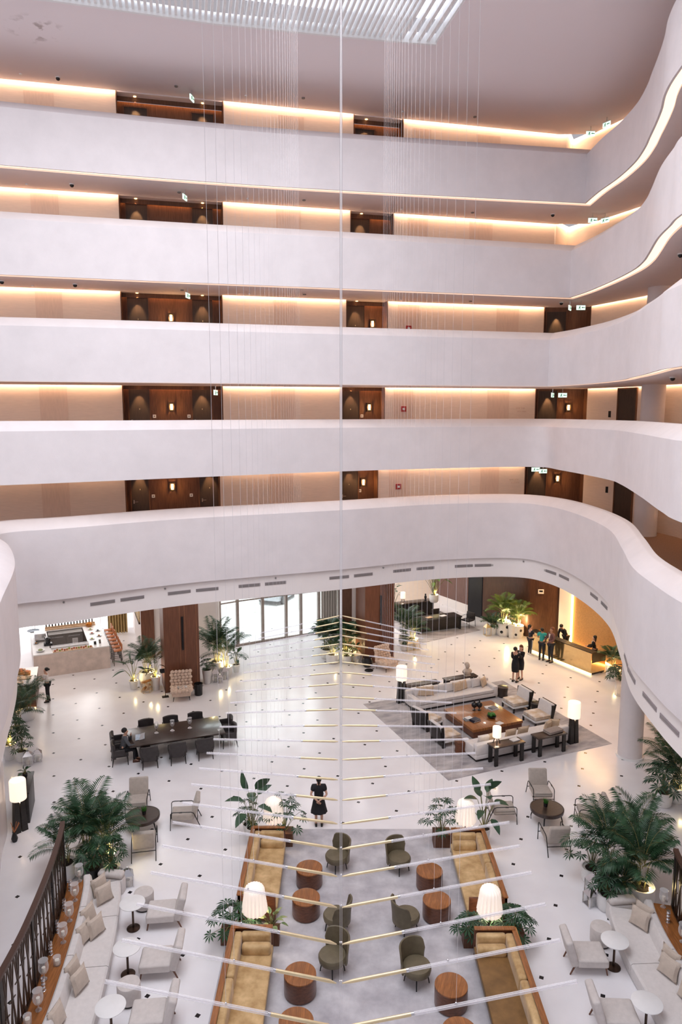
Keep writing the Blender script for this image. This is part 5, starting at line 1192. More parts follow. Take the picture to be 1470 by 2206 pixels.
t = bt('bottle_shelf', 'lit pale wood step shelf along the back counter of the bar', 'shelf', 2.0, 4.25, 1.18); B().box(-1.25, 1.35, -.16, .0, 0, .07).box(-1.25, 1.35, .0, .16, 0, .14).build('step', boardw, t, smooth=False)
for i in range(16):
    o = bt('bottle', 'small dark bottle on the back bar shelf, place %s from the left' % (ordn + ['eleventh', 'twelfth', 'thirteenth', 'fourteenth', 'fifteenth', 'sixteenth'])[i], 'bottle', .82 + i * .16, 4.33 + .03 * (i % 2), 1.32, 0, 'bottles on the back bar shelf')
    B().lathe([(.035, 0), (.037, .02), (.037, .16), (.013, .22), (.013, .28)], 10).build('bottle_body', potb if i % 3 else bronze, o); B().cyl((0, 0), .015, .28, .30, 8).build('cap', white_m if i % 2 else brass, o)
for i, (u_, v) in enumerate(((.2, 1.9), (.25, 2.9), (.5, 3.3), (2.9, 1.5), (3.3, 1.9), (3.0, 2.5), (3.35, 2.9), (3.0, 3.3))):
    o = bt('serving_dish', 'small white dish on the bar counter, %s of the scattered dishes' % ordn[i], 'dish', u_, v, 1.18, 0, 'dishes scattered on the bar counter'); B().lathe([(.06, 0), (.13, .03), (.14, .045), (.0001, .02)], 16).build('dish', potw if i % 2 else steel_l, o); B().ball((0, 0, .04), .06, 8, None, (1, 1, .6)).build('food', (bread, fruit_r, potb, fruit_g)[i % 4], o)
t = bt('fruit_basket', 'basket of oranges on the far right of the bar', 'basket', 3.0, 3.95, 1.18); B().lathe([(.12, 0), (.2, .12), (.19, .12), (.0001, .05)], 16).build('basket', bread, t)
mb = B()
for i in range(9): a = i * .9; mb.ball((.1 * cos(a), .1 * sin(a), .13 + .02 * (i % 3)), .06, 8)
mb.build('oranges', mat('orange_fruit_skin', (.75, .28, .03), .5), t)
t = bt('menu_holder', 'black menu holder at the front right of the bar', 'holder', 2.95, .55, 1.18); B().bev(-.06, .06, -.05, .05, 0, .16, .01).build('holder', potb, t)
t = bt('card_terminal', 'upright grey card stand at the front right of the bar', 'stand', 3.2, .6, 1.18); B().box(-.05, .05, -.015, .015, 0, .2, T(0, 0, 0, .3, R(-10))).build('stand', steel, t, smooth=False)
def stool(v, label):
    t = bt('bar_stool', label, 'stool', W_ + .42, v, 0, R(90), 'orange bar stools along the bar')
    B().bev(-.2, .2, -.2, .2, .74, .80, .03).build('seat', orange, t); B().bev(-.2, .2, -.23, -.19, .80, 1.12, .02).build('backrest', orange, t)
    for sx in (-1, 1):
        for sy in (-1, 1): B().tube([(sx * .17, sy * .17, .75), (sx * .21, sy * .22, 0)], .014, 6).build('leg', blackm, t)
    B().tube([(-.19, -.2, .28), (.19, -.2, .28), (.19, .2, .28), (-.19, .2, .28), (-.19, -.2, .28)], .01, 6).build('foot_ring', blackm, t)
for i in range(7): stool(.35 + i * .64, 'orange leather bar stool, %s from the near end of the bar' % ordn[i])
# host stand
HA = R(20); t = thing('host_stand', 'dark wood host counter with stone top at the left', 'counter', (-13.5, 30.45, 0), HA)
B().box(-.95, 0, 0, 2.2, 0, 1.12).build('counter_body', walnut, t, smooth=False); B().box(-.98, .03, -.03, 2.23, 1.12, 1.17).build('counter_top', white_m, t, smooth=False)
B().box(-.93, -.02, -.04, 0, .02, .07).build('foot_light', MATS['desk_foot_light'], t, smooth=False)
def hs(name, label, cat, x_, y_, z=1.17): return thing(name, label, cat, (-13.5 + x_ * cos(HA) - y_ * sin(HA), 30.45 + x_ * sin(HA) + y_ * cos(HA), z), HA)
s = hs('bread_basket', 'orange lined bread basket on the host counter, back one', 'basket', -.68, 1.5); B().bev(-.2, .2, -.25, .25, 0, .14, .03).build('basket', bread, s); B().ball((0, 0, .15), .16, 8, None, (1, 1.3, .5)).build('bread', orange, s)
s = hs('bread_basket', 'orange lined bread basket on the host counter, front one', 'basket', -.40, 1.3); B().bev(-.15, .15, -.2, .2, 0, .12, .03).build('basket', bread, s); B().ball((0, 0, .13), .12, 8, None, (1, 1.3, .5)).build('bread', orange, s)
s = hs('cutting_board', 'pale wooden board on the host counter', 'board', -.52, .78); B().bev(-.32, .32, -.22, .22, 0, .05, .01).build('board', boardw, s)
s = hs('card_tray', 'small pale tray at the front of the host counter', 'tray', -.68, .2); B().box(-.2, .2, -.12, .12, 0, .05).build('tray', boardw, s, smooth=False)
point('host_lamp', (-13.9, 31.6, 2.3), 25, (1, .75, .5), .1)
# dark console at the left edge
t = thing('console_cabinet', 'tall dark console cabinet behind the floor lamp at the left edge', 'cabinet', (-10.35, 22.05, 0), R(107))
B().bev(-.7, .7, -.22, .22, .0, 1.0, .01).build('cabinet_body', blackw, t); B().bev(-.74, .74, -.25, .25, 1.0, 1.05, .01).build('cabinet_top', blackw, t); B().box(-.02, .02, .22, .24, .1, .9).build('door', espresso, t, smooth=False)
t = thing('dried_arrangement', 'orange dried stems in a vase on the floor by the left console', 'plant', (-9.98, 20.45, 0)); B().lathe([(.07, 0), (.1, .1), (.05, .28), (.06, .3)], 14).build('vase', potb, t)
mb = B(); rg = random.Random(4)
for i in range(9): a = rg.uniform(0, 6.3); mb.tube([(0, 0, .28), (.1 * cos(a), .1 * sin(a), .45), (.16 * cos(a), .16 * sin(a), .56)], .006, 5)
mb.build('dried_stems', orange, t)
# ------------------------------------------------------------------ plants, lanterns
def frond(mb, p0, az, L_, lift, droop, rg, nl=22, ll=.30, lw=.022, st=None):
    c, s = cos(az), sin(az); pts = []; n = 12; x = z = 0.; a = lift
    for i in range(n + 1):
        pts.append(Vector((p0[0] + x * c, p0[1] + x * s, p0[2] + z)))
        x += cos(a) * L_ / n; z += sin(a) * L_ / n; a -= droop / n * (0.4 + 1.2 * i / n)
    (st or mb).tube(pts, [.011 * (1 - .8 * i / n) for i in range(n + 1)], 4, cap=False)
    for k in range(nl):
        f = .18 + .80 * k / (nl - 1); i = min(n - 1, int(f * n)); q = pts[i].lerp(pts[i + 1], f * n - i); t = (pts[i + 1] - pts[i]).normalized()
        side = Vector((-s, c, 0)); l = ll * (.55 + .9 * sin(PI * min(1, f * 1.02)) ** .7) * rg.uniform(.85, 1.1)
        up = side.cross(t) * -1
        for sg in (-1, 1):
            d = (t * .62 + side * sg * .78 + Vector((0, 0, -.12 - .15 * f + .1))).normalized(); d2 = (d + Vector((0, 0, -.35))).normalized()
            w_ = t.cross(d).cross(d).normalized() * lw * .5
            if w_.length < 1e-4: w_ = Vector((0, 0, lw * .5))
            m = q + d * l * .5; e = m + d2 * l * .5
            mb.add([q, m + w_, e, m - w_], [(0, 1, 2, 3)])
def soil_pot(t, style, r, h):
    if style == 'taper': B().lathe([(r * .68, 0), (r * .70, .01), (r, h), (r * .92, h), (r * .88, h * .9), (.0001, h * .9)], 24).build('pot', potw, t)
    elif style == 'round': B().lathe([(r * .75, 0), (r * .95, h * .15), (r, h * .55), (r * .97, h), (r * .88, h), (r * .86, h * .92), (.0001, h * .92)], 26).build('pot', potw, t)
    elif style == 'black': B().lathe([(r * .8, 0), (r, h * .5), (r, h), (r * .9, h), (r * .86, h * .9), (.0001, h * .9)], 24).build('pot', potb, t)
    elif style == 'glass': B().lathe([(r * .9, 0), (r, .02), (r, h)], 22).build('pot', clear_glass, t)
    elif style == 'box': B().box(-r, r, -r * .8, r * .8, 0, h).build('pot', walnut, t, smooth=False)
    elif style == 'spot':
        B().lathe([(r * .7, 0), (r * .95, h * .2), (r, h * .55), (r * .95, h), (r * .86, h), (r * .84, h * .92), (.0001, h * .92)], 26).build('pot', potw, t)
        mb = B()
        for i in range(8):
            a = i * 2 * PI / 8 + .3; z = h * (.35 if i % 2 else .68); M = Matrix.Translation((cos(a) * r * .985, sin(a) * r * .985, z)) @ Matrix.Rotation(a, 4, 'Z') @ Matrix.Rotation(PI / 2, 4, 'Y'); mb.lathe([(h * .10, 0), (h * .10, .012)], 12, M)
        mb.build('painted_spots', potb, t)
    if style not in ('glass',): B().lathe([(r * .86, h * .90), (r * .5, h * .935), (.0001, h * .945)], 18).build('soil', soil, t)
SEED = [10]
def uplight(t, x, y, z, pw, col=(1, .78, .38)):
    B().tube([(x, y, z), (x, y, z + .10)], [.025, .03], 10).build('spike_light', bulb_e, t)
    o = t.location; point('plant_uplight', (o.x + x, o.y + y, o.z + z + .22), pw, col, .04)
def palm(x, y, h, label, pot=('round', .3, .5), n=16, sp=1., m=None, up=0., z=0, bush=False, nl=22):
    SEED[0] += 1; rg = random.Random(SEED[0]); t = thing('potted_palm', label, 'plant', (x, y, z), 0)
    soil_pot(t, *pot); ph = pot[2] * .9; m = m or leaf
    st = B(); fo = B(); nc = 5
    for i in range(nc):
        a = i * 2 * PI / nc + rg.uniform(-.3, .3); r = pot[1] * .4; top = ph + (h - ph) * (.30 if not bush else .08)
        st.tube([(r * cos(a) * .6, r * sin(a) * .6, ph), (r * cos(a) * 1.3, r * sin(a) * 1.3, top)], [.02, .012], 6)
    for i in range(n):
        a = i * 2.399 + rg.uniform(-.3, .3); lev = i / n; L_ = (h - ph) * (.78 + .25 * rg.random()) * sp
        lift = R(84 - 40 * lev + rg.uniform(-6, 6)); b0 = ph + (h - ph) * (.34 if not bush else .06) * (1 - .3 * lev)
        frond(fo, (.06 * cos(a), .06 * sin(a), b0), a, L_, lift, R(62 + 42 * lev), rg, nl, .30 * min(1.15, (h - ph) / 1.7) * (1 if not bush else .9), .031 * max(.8, (h - ph) / 1.7), st)
    st.build('cane_stems', trunk_m, t); fo.build('fronds', m, t, smooth=False)
    if up: uplight(t, pot[1] * .45, -pot[1] * .45, ph, up)
    return t
def lobed(mb, c, d, up, s, rg):
    # deeply cut leaf: centre rib plus finger lobes
    d = d.normalized(); r = d.cross(up).normalized(); nrm = r.cross(d)
    out = []
    L_ = 9
    for i in range(L_):
        a = R(-125 + 250 * i / (L_ - 1)); l = s * (.55 + .45 * cos(a * .55)); v = d * cos(a) + r * sin(a); drop = nrm * (-.18 * s * (1 - cos(a)) * .3)
        w_ = (d * -sin(a) + r * cos(a)) * s * .105
        q = c + v * s * .10
        mb.add([c, q + v * l * .5 + w_ + drop * .5, c + v * l + drop - nrm * s * .12, q + v * l * .5 - w_ + drop * .5], [(0, 1, 2, 3)])
def philo(x, y, h, label, pot=('round', .25, .4), n=22, sp=.45, m=None, ls=.30, z=0, up=0., name='potted_philodendron'):
    SEED[0] += 1; rg = random.Random(SEED[0]); t = thing(name, label, 'plant', (x, y, z), 0); soil_pot(t, *pot); ph = pot[2] * .9
    st = B(); fo = B()
    for i in range(n):
        a = i * 2.399; f = i / n; r = sp * (.25 + .85 * f) * rg.uniform(.8, 1.15); zt = ph + (h - ph) * (1 - .75 * f) * rg.uniform(.85, 1.05)
        tip = Vector((r * cos(a), r * sin(a), zt)); st.tube([(0, 0, ph), (r * .45 * cos(a), r * .45 * sin(a), ph + (zt - ph) * .75), tip], [.009, .007, .005], 5, cap=False)
        lobed(fo, tip, Vector((cos(a), sin(a), -.15 - .5 * f)), Vector((0, 0, 1)), ls * rg.uniform(.8, 1.15), rg)
    st.build('stalks', stem_m, t); fo.build('leaves', m or leaf_d, t, smooth=False)
    if up: uplight(t, pot[1] * .4, -pot[1] * .4, ph, up)
    return t
def blade(mb, p, d, up, l, w_, bend=.35):
    d = d.normalized(); r = d.cross(up).normalized(); nrm = r.cross(d); rows = []
    for i in range(8):
        f = i / 7; wd = w_ * (sin(PI * f ** .75) ** .8 if 0 < f < 1 else .02); c = p + d * l * f - nrm * bend * l * f * f
        rows.append((c - r * wd + nrm * wd * .25, c, c + r * wd + nrm * wd * .25))
    vs_ = [v for row in rows for v in row]; fs = []
    for i in range(7):
        for k in range(2): a = i * 3 + k; fs.append((a, a + 1, a + 4, a + 3))
    mb.add(vs_, fs)
def broad(x, y, h, label, pot=('round', .25, .4), n=9, lw=.13, ll=.5, m=None, z=0, sp=.4, name='broad_leaf_plant', up=0.):
    SEED[0] += 1; rg = random.Random(SEED[0]); t = thing(name, label, 'plant', (x, y, z), 0); soil_pot(t, *pot); ph = pot[2] * .9; st = B(); fo = B()
    for i in range(n):
        a = i * 2.399 + rg.uniform(-.2, .2); f = i / n; zt = ph + (h - ph - ll * .5) * (1 - .6 * f); r = sp * (.25 + .8 * f)
        tip = Vector((r * cos(a), r * sin(a), zt)); st.tube([(0, 0, ph), (r * .5 * cos(a), r * .5 * sin(a), ph + (zt - ph) * .6), tip], [.014, .011, .008], 6, cap=False)
        blade(fo, tip, Vector((cos(a) * .7, sin(a) * .7, .75 - .9 * f)), Vector((0, 0, 1)) if f > .15 else Vector((-sin(a), cos(a), .2)), ll * rg.uniform(.85, 1.15), lw * rg.uniform(.85, 1.1))
    st.build('stalks', stem_m, t); fo.build('leaves', m or leaf, t)
    if up: uplight(t, pot[1] * .4, -pot[1] * .4, ph, up)
    return t
# left palm group behind the banquette
palm(-7.35, 19.35, 2.55, 'largest feathery palm of the left group beside the screen end', ('round', .34, .55), 20, .72)
palm(-6.75, 19.15, 2.25, 'feathery palm behind the far cushions of the left banquette', ('round', .3, .5), 18, .68, up=18)
palm(-7.75, 18.75, 1.9, 'low spreading palm at the left of the left group', ('round', .3, .48), 14, .75)
philo(-6.95, 18.6, 1.25, 'dark leafed plant in a black pot at the end of the left banquette', ('black', .22, .42), 18, .42, leaf)
philo(-6.42, 18.62, 1.45, 'upright dark leafed plant in a white pot beside the silver lanterns at the left', ('round', .24, .42), 26, .40, leaf, .22)
# right palm group
palm(7.45, 18.6, 2.45, 'large feathery palm at the back of the right group', ('round', .32, .5), 18, .70)
palm(7.95, 17.55, 2.75, 'tallest feathery palm in a big white pot by the right screen', ('round', .36, .6), 18, .58, up=5)
palm(7.45, 17.62, 1.75, 'bushy dark palm in a tall white pot in the right group', ('taper', .24, .62), 16, .6, leaf_d, bush=True)
philo(7.02, 17.45, 1.1, 'dark rosette plant in the front white pot of the right group', ('round', .26, .45), 20, .34, leaf_d, .26)
philo(7.0, 18.55, 1.55, 'leggy lobed plant in the back white pot of the right group', ('round', .28, .45), 20, .55, leaf_d, .26)
palm(8.35, 19.0, 2.6, 'feathery palm at the outer right of the right group', ('round', .3, .5), 14, .6)
# left edge plants
palm(-13.35, 29.3, 1.9, 'feathery palm near the host counter at the left edge', ('round', .28, .45), 16, .9)
palm(-13.05, 27.6, 2.1, 'feathery palm along the left wall, middle of the row', ('round', .28, .45), 16, .85)
philo(-12.55, 25.75, 2.0, 'tall lobed plant in a white pot along the left wall', ('taper', .26, .62), 30, .6, leaf, .32, up=10)
philo(-12.0, 25.6, 1.35, 'small lobed plant in a round white jar along the left wall', ('round', .22, .42), 16, .4, leaf_d, .22)
broad(-10.45, 22.4, .38, 'small leafy plant on the dark console at the left edge', ('black', .08, .12), 8, .04, .18, leaf_d, 1.052, .1)
# left pier, both sides
broad(-9.85, 32.75, 1.75, 'drooping broad leafed plant in a white pot left of the left pier', ('taper', .22, .42), 10, .09, .62, leaf_d, 0, .5, up=8)
palm(-9.3, 33.2, 2.45, 'dense feathery palm in a large white pot left of the left pier', ('round', .40, .72), 22, .75, up=14)
broad(-8.75, 32.6, 1.9, 'sparse reddish plant in a tapered white pot beside the left pier', ('taper', .22, .68), 8, .05, .45, mat('reddish_leaf', (.20, .10, .07), .5, col2=(.10, .12, .05)), 0, .35, up=12)
palm(-6.2, 34.6, 3.1, 'tall feathery palm with lit stems right of the left pier', ('round', .42, .75), 20, .75, up=22)
philo(-6.48, 33.45, 1.3, 'trailing plant in a tall white pot right of the left pier', ('taper', .24, .7), 18, .35, leaf_d, .2)
palm(-5.75, 34.5, 2.35, 'arching feathery palm with lit base right of the left pier', ('round', .34, .5), 14, .9, up=18)
broad(-5.3, 35.0, 1.25, 'small dark leafed plant in a white pot at the right of its group', ('taper', .2, .4), 12, .07, .35, leaf_d, 0, .28)
# right pier, both sides
palm(-.45, 36.3, 1.6, 'feathery palm in a white pot at the front left of the right pier', ('round', .34, .5), 14, .75, leaf, up=8)
palm(-.78, 37.1, 3.0, 'tall dark bushy palm left of the right pier', ('round', .34, .5), 20, .42, leaf_d)
palm(.25, 36.95, 3.1, 'tall feathery palm with lit yellow stems left of the right pier', ('round', .34, .5), 14, .36, leaf, up=24)
broad(.3, 36.3, 1.3, 'variegated leafy plant in a white pot left of the right pier', ('round', .26, .42), 18, .09, .32, leaf_v, 0, .36)
broad(.75, 36.55, 1.0, 'trailing ivy plant in a white pot close to the right pier', ('round', .22, .35), 16, .06, .22, leaf, 0, .36)
palm(3.6, 39.4, 2.5, 'feathery palm right of the fluted right pier', ('round', .34, .5), 16, .7, leaf)
palm(4.0, 38.95, 2.0, 'lit feathery palm at the right end of the right pier group', ('round', .34, .5), 14, .7, leaf, up=20)
philo(3.5, 38.35, 1.0, 'small leafy plant in a white pot right of the fluted pier', ('round', .24, .38), 16, .3, leaf, .2)
# reception group
palm(8.95, 41.15, 2.0, 'dark bushy palm in a tapered white pot by the walnut wall', ('taper', .26, .5), 16, .7, leaf_d, bush=True)
palm(9.55, 41.0, 2.9, 'yellow lit palm in a large spotted pot by the walnut wall', ('spot', .42, .9), 18, .6, leaf_y, up=110)
palm(10.28, 40.6, 2.7, 'yellow lit palm in a smaller spotted pot by the walnut wall', ('spot', .36, .75), 16, .6, leaf_y, up=110)
philo(9.95, 40.55, 1.5, 'small leafy plant in a tall tapered white pot by the walnut wall', ('taper', .26, .85), 12, .25, leaf_d, .2)
palm(13.3, 33.9, 2.2, 'feathery palm at the right end of the amber wall', ('round', .3, .6), 14, .5, leaf, up=16)
philo(12.9, 31.95, 1.5, 'lobed plant in a tall glass vase at the right behind the parapet', ('glass', .2, .75), 20, .55, leaf_d, .34)
# right edge
palm(11.3, 22.75, 2.3, 'feathery palm in a white pot at the right edge of the lobby', ('round', .3, .55), 18, .8, leaf, up=12)
palm(11.75, 24.1, 2.2, 'feathery palm behind the others at the right edge of the lobby', ('round', .3, .5), 14, .8)
philo(10.75, 22.5, 1.6, 'spreading lobed plant in a white pot at the right edge of the lobby', ('round', .28, .5), 24, .55, leaf_d, .32)
# far lounge
broad(5.95, 44.95, 3.0, 'tall leafy hanging plant in a pale urn on the far credenza', ('round', .3, .5), 30, .10, .5, leaf_y, .96, .75, up=16)
broad(3.35, 45.0, 2.6, 'leafy plant at the left end of the far credenza', ('round', .25, .5), 18, .09, .4, leaf, 0, .4)
# around the pleated lamps
broad(-2.70, 20.42, 2.0, 'large paddle leafed plant by the lamp at the far left sofa', ('taper', .2, .5), 9, .15, .58, leaf_d, 0, .42)
philo(-1.72, 20.35, 1.55, 'spidery lobed plant right of the lamp at the far left sofa', ('box', .26, .42), 20, .62, leaf_d, .24, .014)
philo(-2.88, 20.85, 1.1, 'low lobed plant left of the lamp at the far left sofa', ('taper', .18, .35), 12, .4, leaf_d, .22)
philo(-2.72, 16.28, .95, 'lobed plant spilling left of the lamp between the left sofas', ('box', .24, .38), 22, .58, leaf, .26, .014)
broad(-1.72, 16.22, .85, 'small variegated plant right of the lamp between the left sofas', ('box', .2, .38), 14, .05, .22, leaf_v, .014, .25)
broad(4.35, 20.38, 2.0, 'large paddle leafed plant by the lamp at the far right sofa', ('taper', .2, .5), 11, .13, .52, leaf_d, 0, .46)
philo(3.05, 20.3, 1.4, 'spidery lobed plant left of the lamp at the far right sofa', ('box', .26, .42), 20, .58, leaf_d, .24, .014)
philo(4.25, 16.18, .95, 'lobed plant spilling right of the lamp between the right sofas', ('box', .24, .38), 26, .52, leaf, .26, .014)
philo(3.2, 16.15, .8, 'low lobed plant left of the lamp between the right sofas', ('box', .2, .34), 18, .42, leaf_d, .24, .014)
def lantern(x, y, h, label, m=None, s=None):
    w_ = s or h * .27; m = m or chrome; t = thing('lantern', label, 'lantern', (x, y, 0), R(20), 'metal candle lanterns'); hb = h * .62
    mb = B()
    for sx in (-1, 1):
        for sy in (-1, 1): mb.box(sx * w_ - .012, sx * w_ + .012, sy * w_ - .012, sy * w_ + .012, 0, hb)
    mb.box(-w_, w_, -w_, w_, 0, .025); mb.build('frame', m, t, smooth=False)
    B().add([(-w_ * 1.08, -w_ * 1.08, hb), (w_ * 1.08, -w_ * 1.08, hb), (w_ * 1.08, w_ * 1.08, hb), (-w_ * 1.08, w_ * 1.08, hb), (-w_ * .3, -w_ * .3, h * .88), (w_ * .3, -w_ * .3, h * .88), (w_ * .3, w_ * .3, h * .88), (-w_ * .3, w_ * .3, h * .88)],
            [(3, 2, 1, 0), (4, 5, 6, 7), (0, 1, 5, 4), (1, 2, 6, 5), (2, 3, 7, 6), (3, 0, 4, 7)]).build('roof', m, t, smooth=False)
    B().tube([(h * .06 * cos(a * PI / 6), 0, h * .92 + h * .06 * sin(a * PI / 6)) for a in range(13)], .008, 6).build('ring', m, t)
    B().cyl((0, 0), w_ * .45, .025, h * .28, 12).build('candle', candle_w, t)
    B().box(-w_ + .01, w_ - .01, -w_ + .005, -w_ + .012, .03, hb).build('glass_pane', clear_glass, t, smooth=False); B().box(-w_ + .01, w_ - .01, w_ - .012, w_ - .005, .03, hb).build('glass_pane', clear_glass, t, smooth=False)
lantern(-6.17, 18.42, .55, 'silver lantern right of the left palm group, left one'); lantern(-5.92, 18.40, .55, 'silver lantern right of the left palm group, right one')
lantern(6.65, 17.6, .52, 'silver lantern at the left of the right palm group'); lantern(6.88, 17.72, .68, 'larger silver lantern at the right palm group, front one'); lantern(6.9, 18.0, .70, 'silver lantern with dark glass behind the front two at the right')
lantern(-11.68, 25.35, .58, 'silver lantern along the left wall, left one'); lantern(-11.42, 25.6, .52, 'silver lantern with copper candle along the left wall, right one')
lantern(-6.1, 33.65, .72, 'silver roofed lantern right of the left pier, left one', s=.15); lantern(-5.72, 33.95, .72, 'silver roofed lantern right of the left pier, right one', s=.15); lantern(-5.88, 33.5, .5, 'small silver lantern right of the left pier, front one', s=.12)
lantern(.85, 36.2, .8, 'tall glass lantern close to the fluted right pier', brass, .2); lantern(3.75, 38.3, .7, 'brass lantern right of the fluted pier, left one', brass, .17); lantern(4.15, 38.45, .6, 'brass lantern right of the fluted pier, right one', brass, .15)
lantern(8.6, 41.0, .8, 'pale glass lantern left of the pots by the walnut wall', brass, .16)
t = thing('log_holder', 'gold wire log holder with chopped wood by the left pier', 'log holder', (-9.12, 32.35, 0), R(15))
mb = B()
for i in range(6):
    a = i * PI / 3; b2 = (i + 1) * PI / 3
    for z in (.02, .5): mb.tube([(.26 * cos(a), .26 * sin(a), z), (.26 * cos(b2), .26 * sin(b2), z)], .009, 5)
    mb.tube([(.26 * cos(a), .26 * sin(a), .02), (.26 * cos(b2), .26 * sin(b2), .5)], .009, 5); mb.tube([(.26 * cos(a), .26 * sin(a), .02), (.26 * cos(a), .26 * sin(a), .5)], .009, 5)
mb.build('wire_frame', brass, t)
for i, (a, e, r) in enumerate(((0, .3, .07), (1.1, .1, .06), (2.2, .2, .07), (.5, .5, .06))):
    o = thing('firewood_log', 'chopped log in the gold wire holder, %s one' % ('lowest', 'second', 'third', 'topmost')[i], 'log', (-9.12, 32.35, .12 + .13 * i), a)
    B().cyl((0, 0), r, -.22, .22, 10, Matrix.Rotation(PI / 2 - .2, 4, 'Y')).build('log', MATS['baked_bread'] if i % 2 else boardw, o)
# ------------------------------------------------------------------ people
def skin_mesh(name, J, E, m, parent, lvl=1):
    # J: name -> (x, y, z, rx, ry); E: edges; one continuous skinned surface
    keys = list(J); ix = {k: i for i, k in enumerate(keys)}
    me = bpy.data.meshes.new(name); me.from_pydata([J[k][:3] for k in keys], [(ix[a], ix[c]) for a, c in E], []); me.materials.append(m)
    o = bpy.data.objects.new(name, me); COL.objects.link(o); o.parent = parent
    md = o.modifiers.new('skin', 'SKIN'); md.use_smooth_shade = True
    for i, k in enumerate(keys):
        d = me.skin_vertices[0].data[i]; d.radius = (J[k][3], J[k][4] if len(J[k]) > 4 else J[k][3]); d.use_root = (i == 0)
    s = o.modifiers.new('sub', 'SUBSURF'); s.levels = lvl; s.render_levels = lvl
    return o
def person(label, loc, rz, h=1.68, male=False, skin=skin_a, hair=hair_b, hair_style='short', arms=None, legs=None, lean=0., head_tilt=0., head_turn=0., seat=0.,
           top=black_cl, sleeve='long', bottom='trousers', bcol=black_cl, shoe=shoe_b, skirt_len=.5, heels=False, collar=None, cat='person', loose=.018):
    k = h / 1.70; t = thing('person', label, cat, loc, rz); t.scale = (k, k, k)
    sh = .195 if male else .165; hip = .09; dz = -seat
    def ln(p):    # lean the upper body forward about the hips
        x, y, z = p; zz = z - .95; return (x, y * cos(lean) + zz * sin(lean), .95 + zz * cos(lean) - y * sin(lean) + dz)
    J = {}; E = []
    def jn(n_, p, rx, ry=None, up=True): q = ln(p) if up else (p[0], p[1], p[2] + (0 if not up else dz)); J[n_] = (*q, rx, ry or rx)
    w = 1.08 if male else 1.
    jn('pelvis', (0, 0, .96), .13 * w, .105); jn('waist', (0, .005, 1.10), .115 * w, .09); jn('chest', (0, 0, 1.28), .14 * w, .105); jn('collar', (0, -.01, 1.41), .085, .07)
    jn('neck', (0, -.005, 1.475), .05, .05); E += [('pelvis', 'waist'), ('waist', 'chest'), ('chest', 'collar'), ('collar', 'neck')]
    nb = Vector((0, -.005, 1.475)); Rm = Matrix.Rotation(head_turn, 3, 'Z') @ Matrix.Rotation(-head_tilt, 3, 'X')
    def hd(p): v = Rm @ (Vector(p) - nb) + nb; return tuple(v)
    jn('jaw', hd((0, .025, 1.53)), .062, .065); jn('head', hd((0, .015, 1.61)), .078, .092); jn('crown', hd((0, .0, 1.68)), .06, .07); jn('nose', hd((0, .118, 1.595)), .014); jn('ear1', hd((.082, .01, 1.60)), .016); jn('ear2', hd((-.082, .01, 1.60)), .016)
    E += [('neck', 'jaw'), ('jaw', 'head'), ('head', 'crown'), ('head', 'nose'), ('head', 'ear1'), ('head', 'ear2')]
    A = arms or {}
    for s, nm in ((1, 'R'), (-1, 'L')):
        S, Eb, W = A.get(nm, ((sh * s, 0, 1.40), ((sh + .05) * s, -.02, 1.12), ((sh + .06) * s, .05, .88)))
        jn('sh' + nm, S, .058 * w, .058 * w); jn('el' + nm, Eb, .041, .041); jn('wr' + nm, W, .027, .030)
        d = (Vector(W) - Vector(Eb)).normalized(); sd = d.cross(Vector((0, 1, 0)) if abs(d.y) < .8 else Vector((0, 0, 1))).normalized(); pl = Vector(W) + d * .07; jn('pa' + nm, tuple(pl), .036, .020)
        E += [('collar', 'sh' + nm), ('sh' + nm, 'el' + nm), ('el' + nm, 'wr' + nm), ('wr' + nm, 'pa' + nm)]
        cn = sd.cross(d)
        for f in range(4):
            o1 = sd * (-.027 + .018 * f); l = (.034, .040, .038, .030)[f]; k1 = pl + o1 + d * .045; k2 = k1 + (d * .8 + cn * .5) * l
            jn('k%d%s' % (f, nm), tuple(k1), .0095); jn('t%d%s' % (f, nm), tuple(k2), .0075); E += [('pa' + nm, 'k%d%s' % (f, nm)), ('k%d%s' % (f, nm), 't%d%s' % (f, nm))]
        th = pl - sd * .04 - d * .01; jn('th' + nm, tuple(th), .011); jn('tt' + nm, tuple(th + (d - sd * .35).normalized() * .045), .008); E += [('pa' + nm, 'th' + nm), ('th' + nm, 'tt' + nm)]
        Lg = (legs or {}).get(nm, ((hip * s, 0, .90), (.095 * s, .015, .50), (.095 * s, -.02, .09), (.105 * s, .13, .035)))
        for q, p, r in zip(('hp', 'kn', 'an', 'to'), Lg, (.085 * w, .055, .038, .034)):
            p = (p[0], p[1], p[2] + dz) if seat else p; J[q + nm] = (*p, r, r)
        E += [('pelvis', 'hp' + nm), ('hp' + nm, 'kn' + nm), ('kn' + nm, 'an' + nm), ('an' + nm, 'to' + nm)]
    skin_mesh('body', J, E, skin, t)
    def cl(name, names, edges, m, grow): skin_mesh(name, {n_: (*J[n_][:3], J[n_][3] + grow, J[n_][4] + grow) for n_ in names}, edges, m, t)
    arm_n = []; arm_e = []
    for nm in 'RL':
        arm_n += ['sh' + nm, 'el' + nm]; arm_e += [('collar', 'sh' + nm), ('sh' + nm, 'el' + nm)]
        if sleeve == 'long': arm_n += ['wr' + nm]; arm_e += [('el' + nm, 'wr' + nm)]
        elif sleeve == 'short':
            a, c = Vector(J['sh' + nm][:3]), Vector(J['el' + nm][:3]); m_ = a.lerp(c, .65); J['se' + nm] = (*m_, .052, .052); arm_n.remove('el' + nm); arm_n += ['se' + nm]; arm_e[-1] = ('sh' + nm, 'se' + nm)
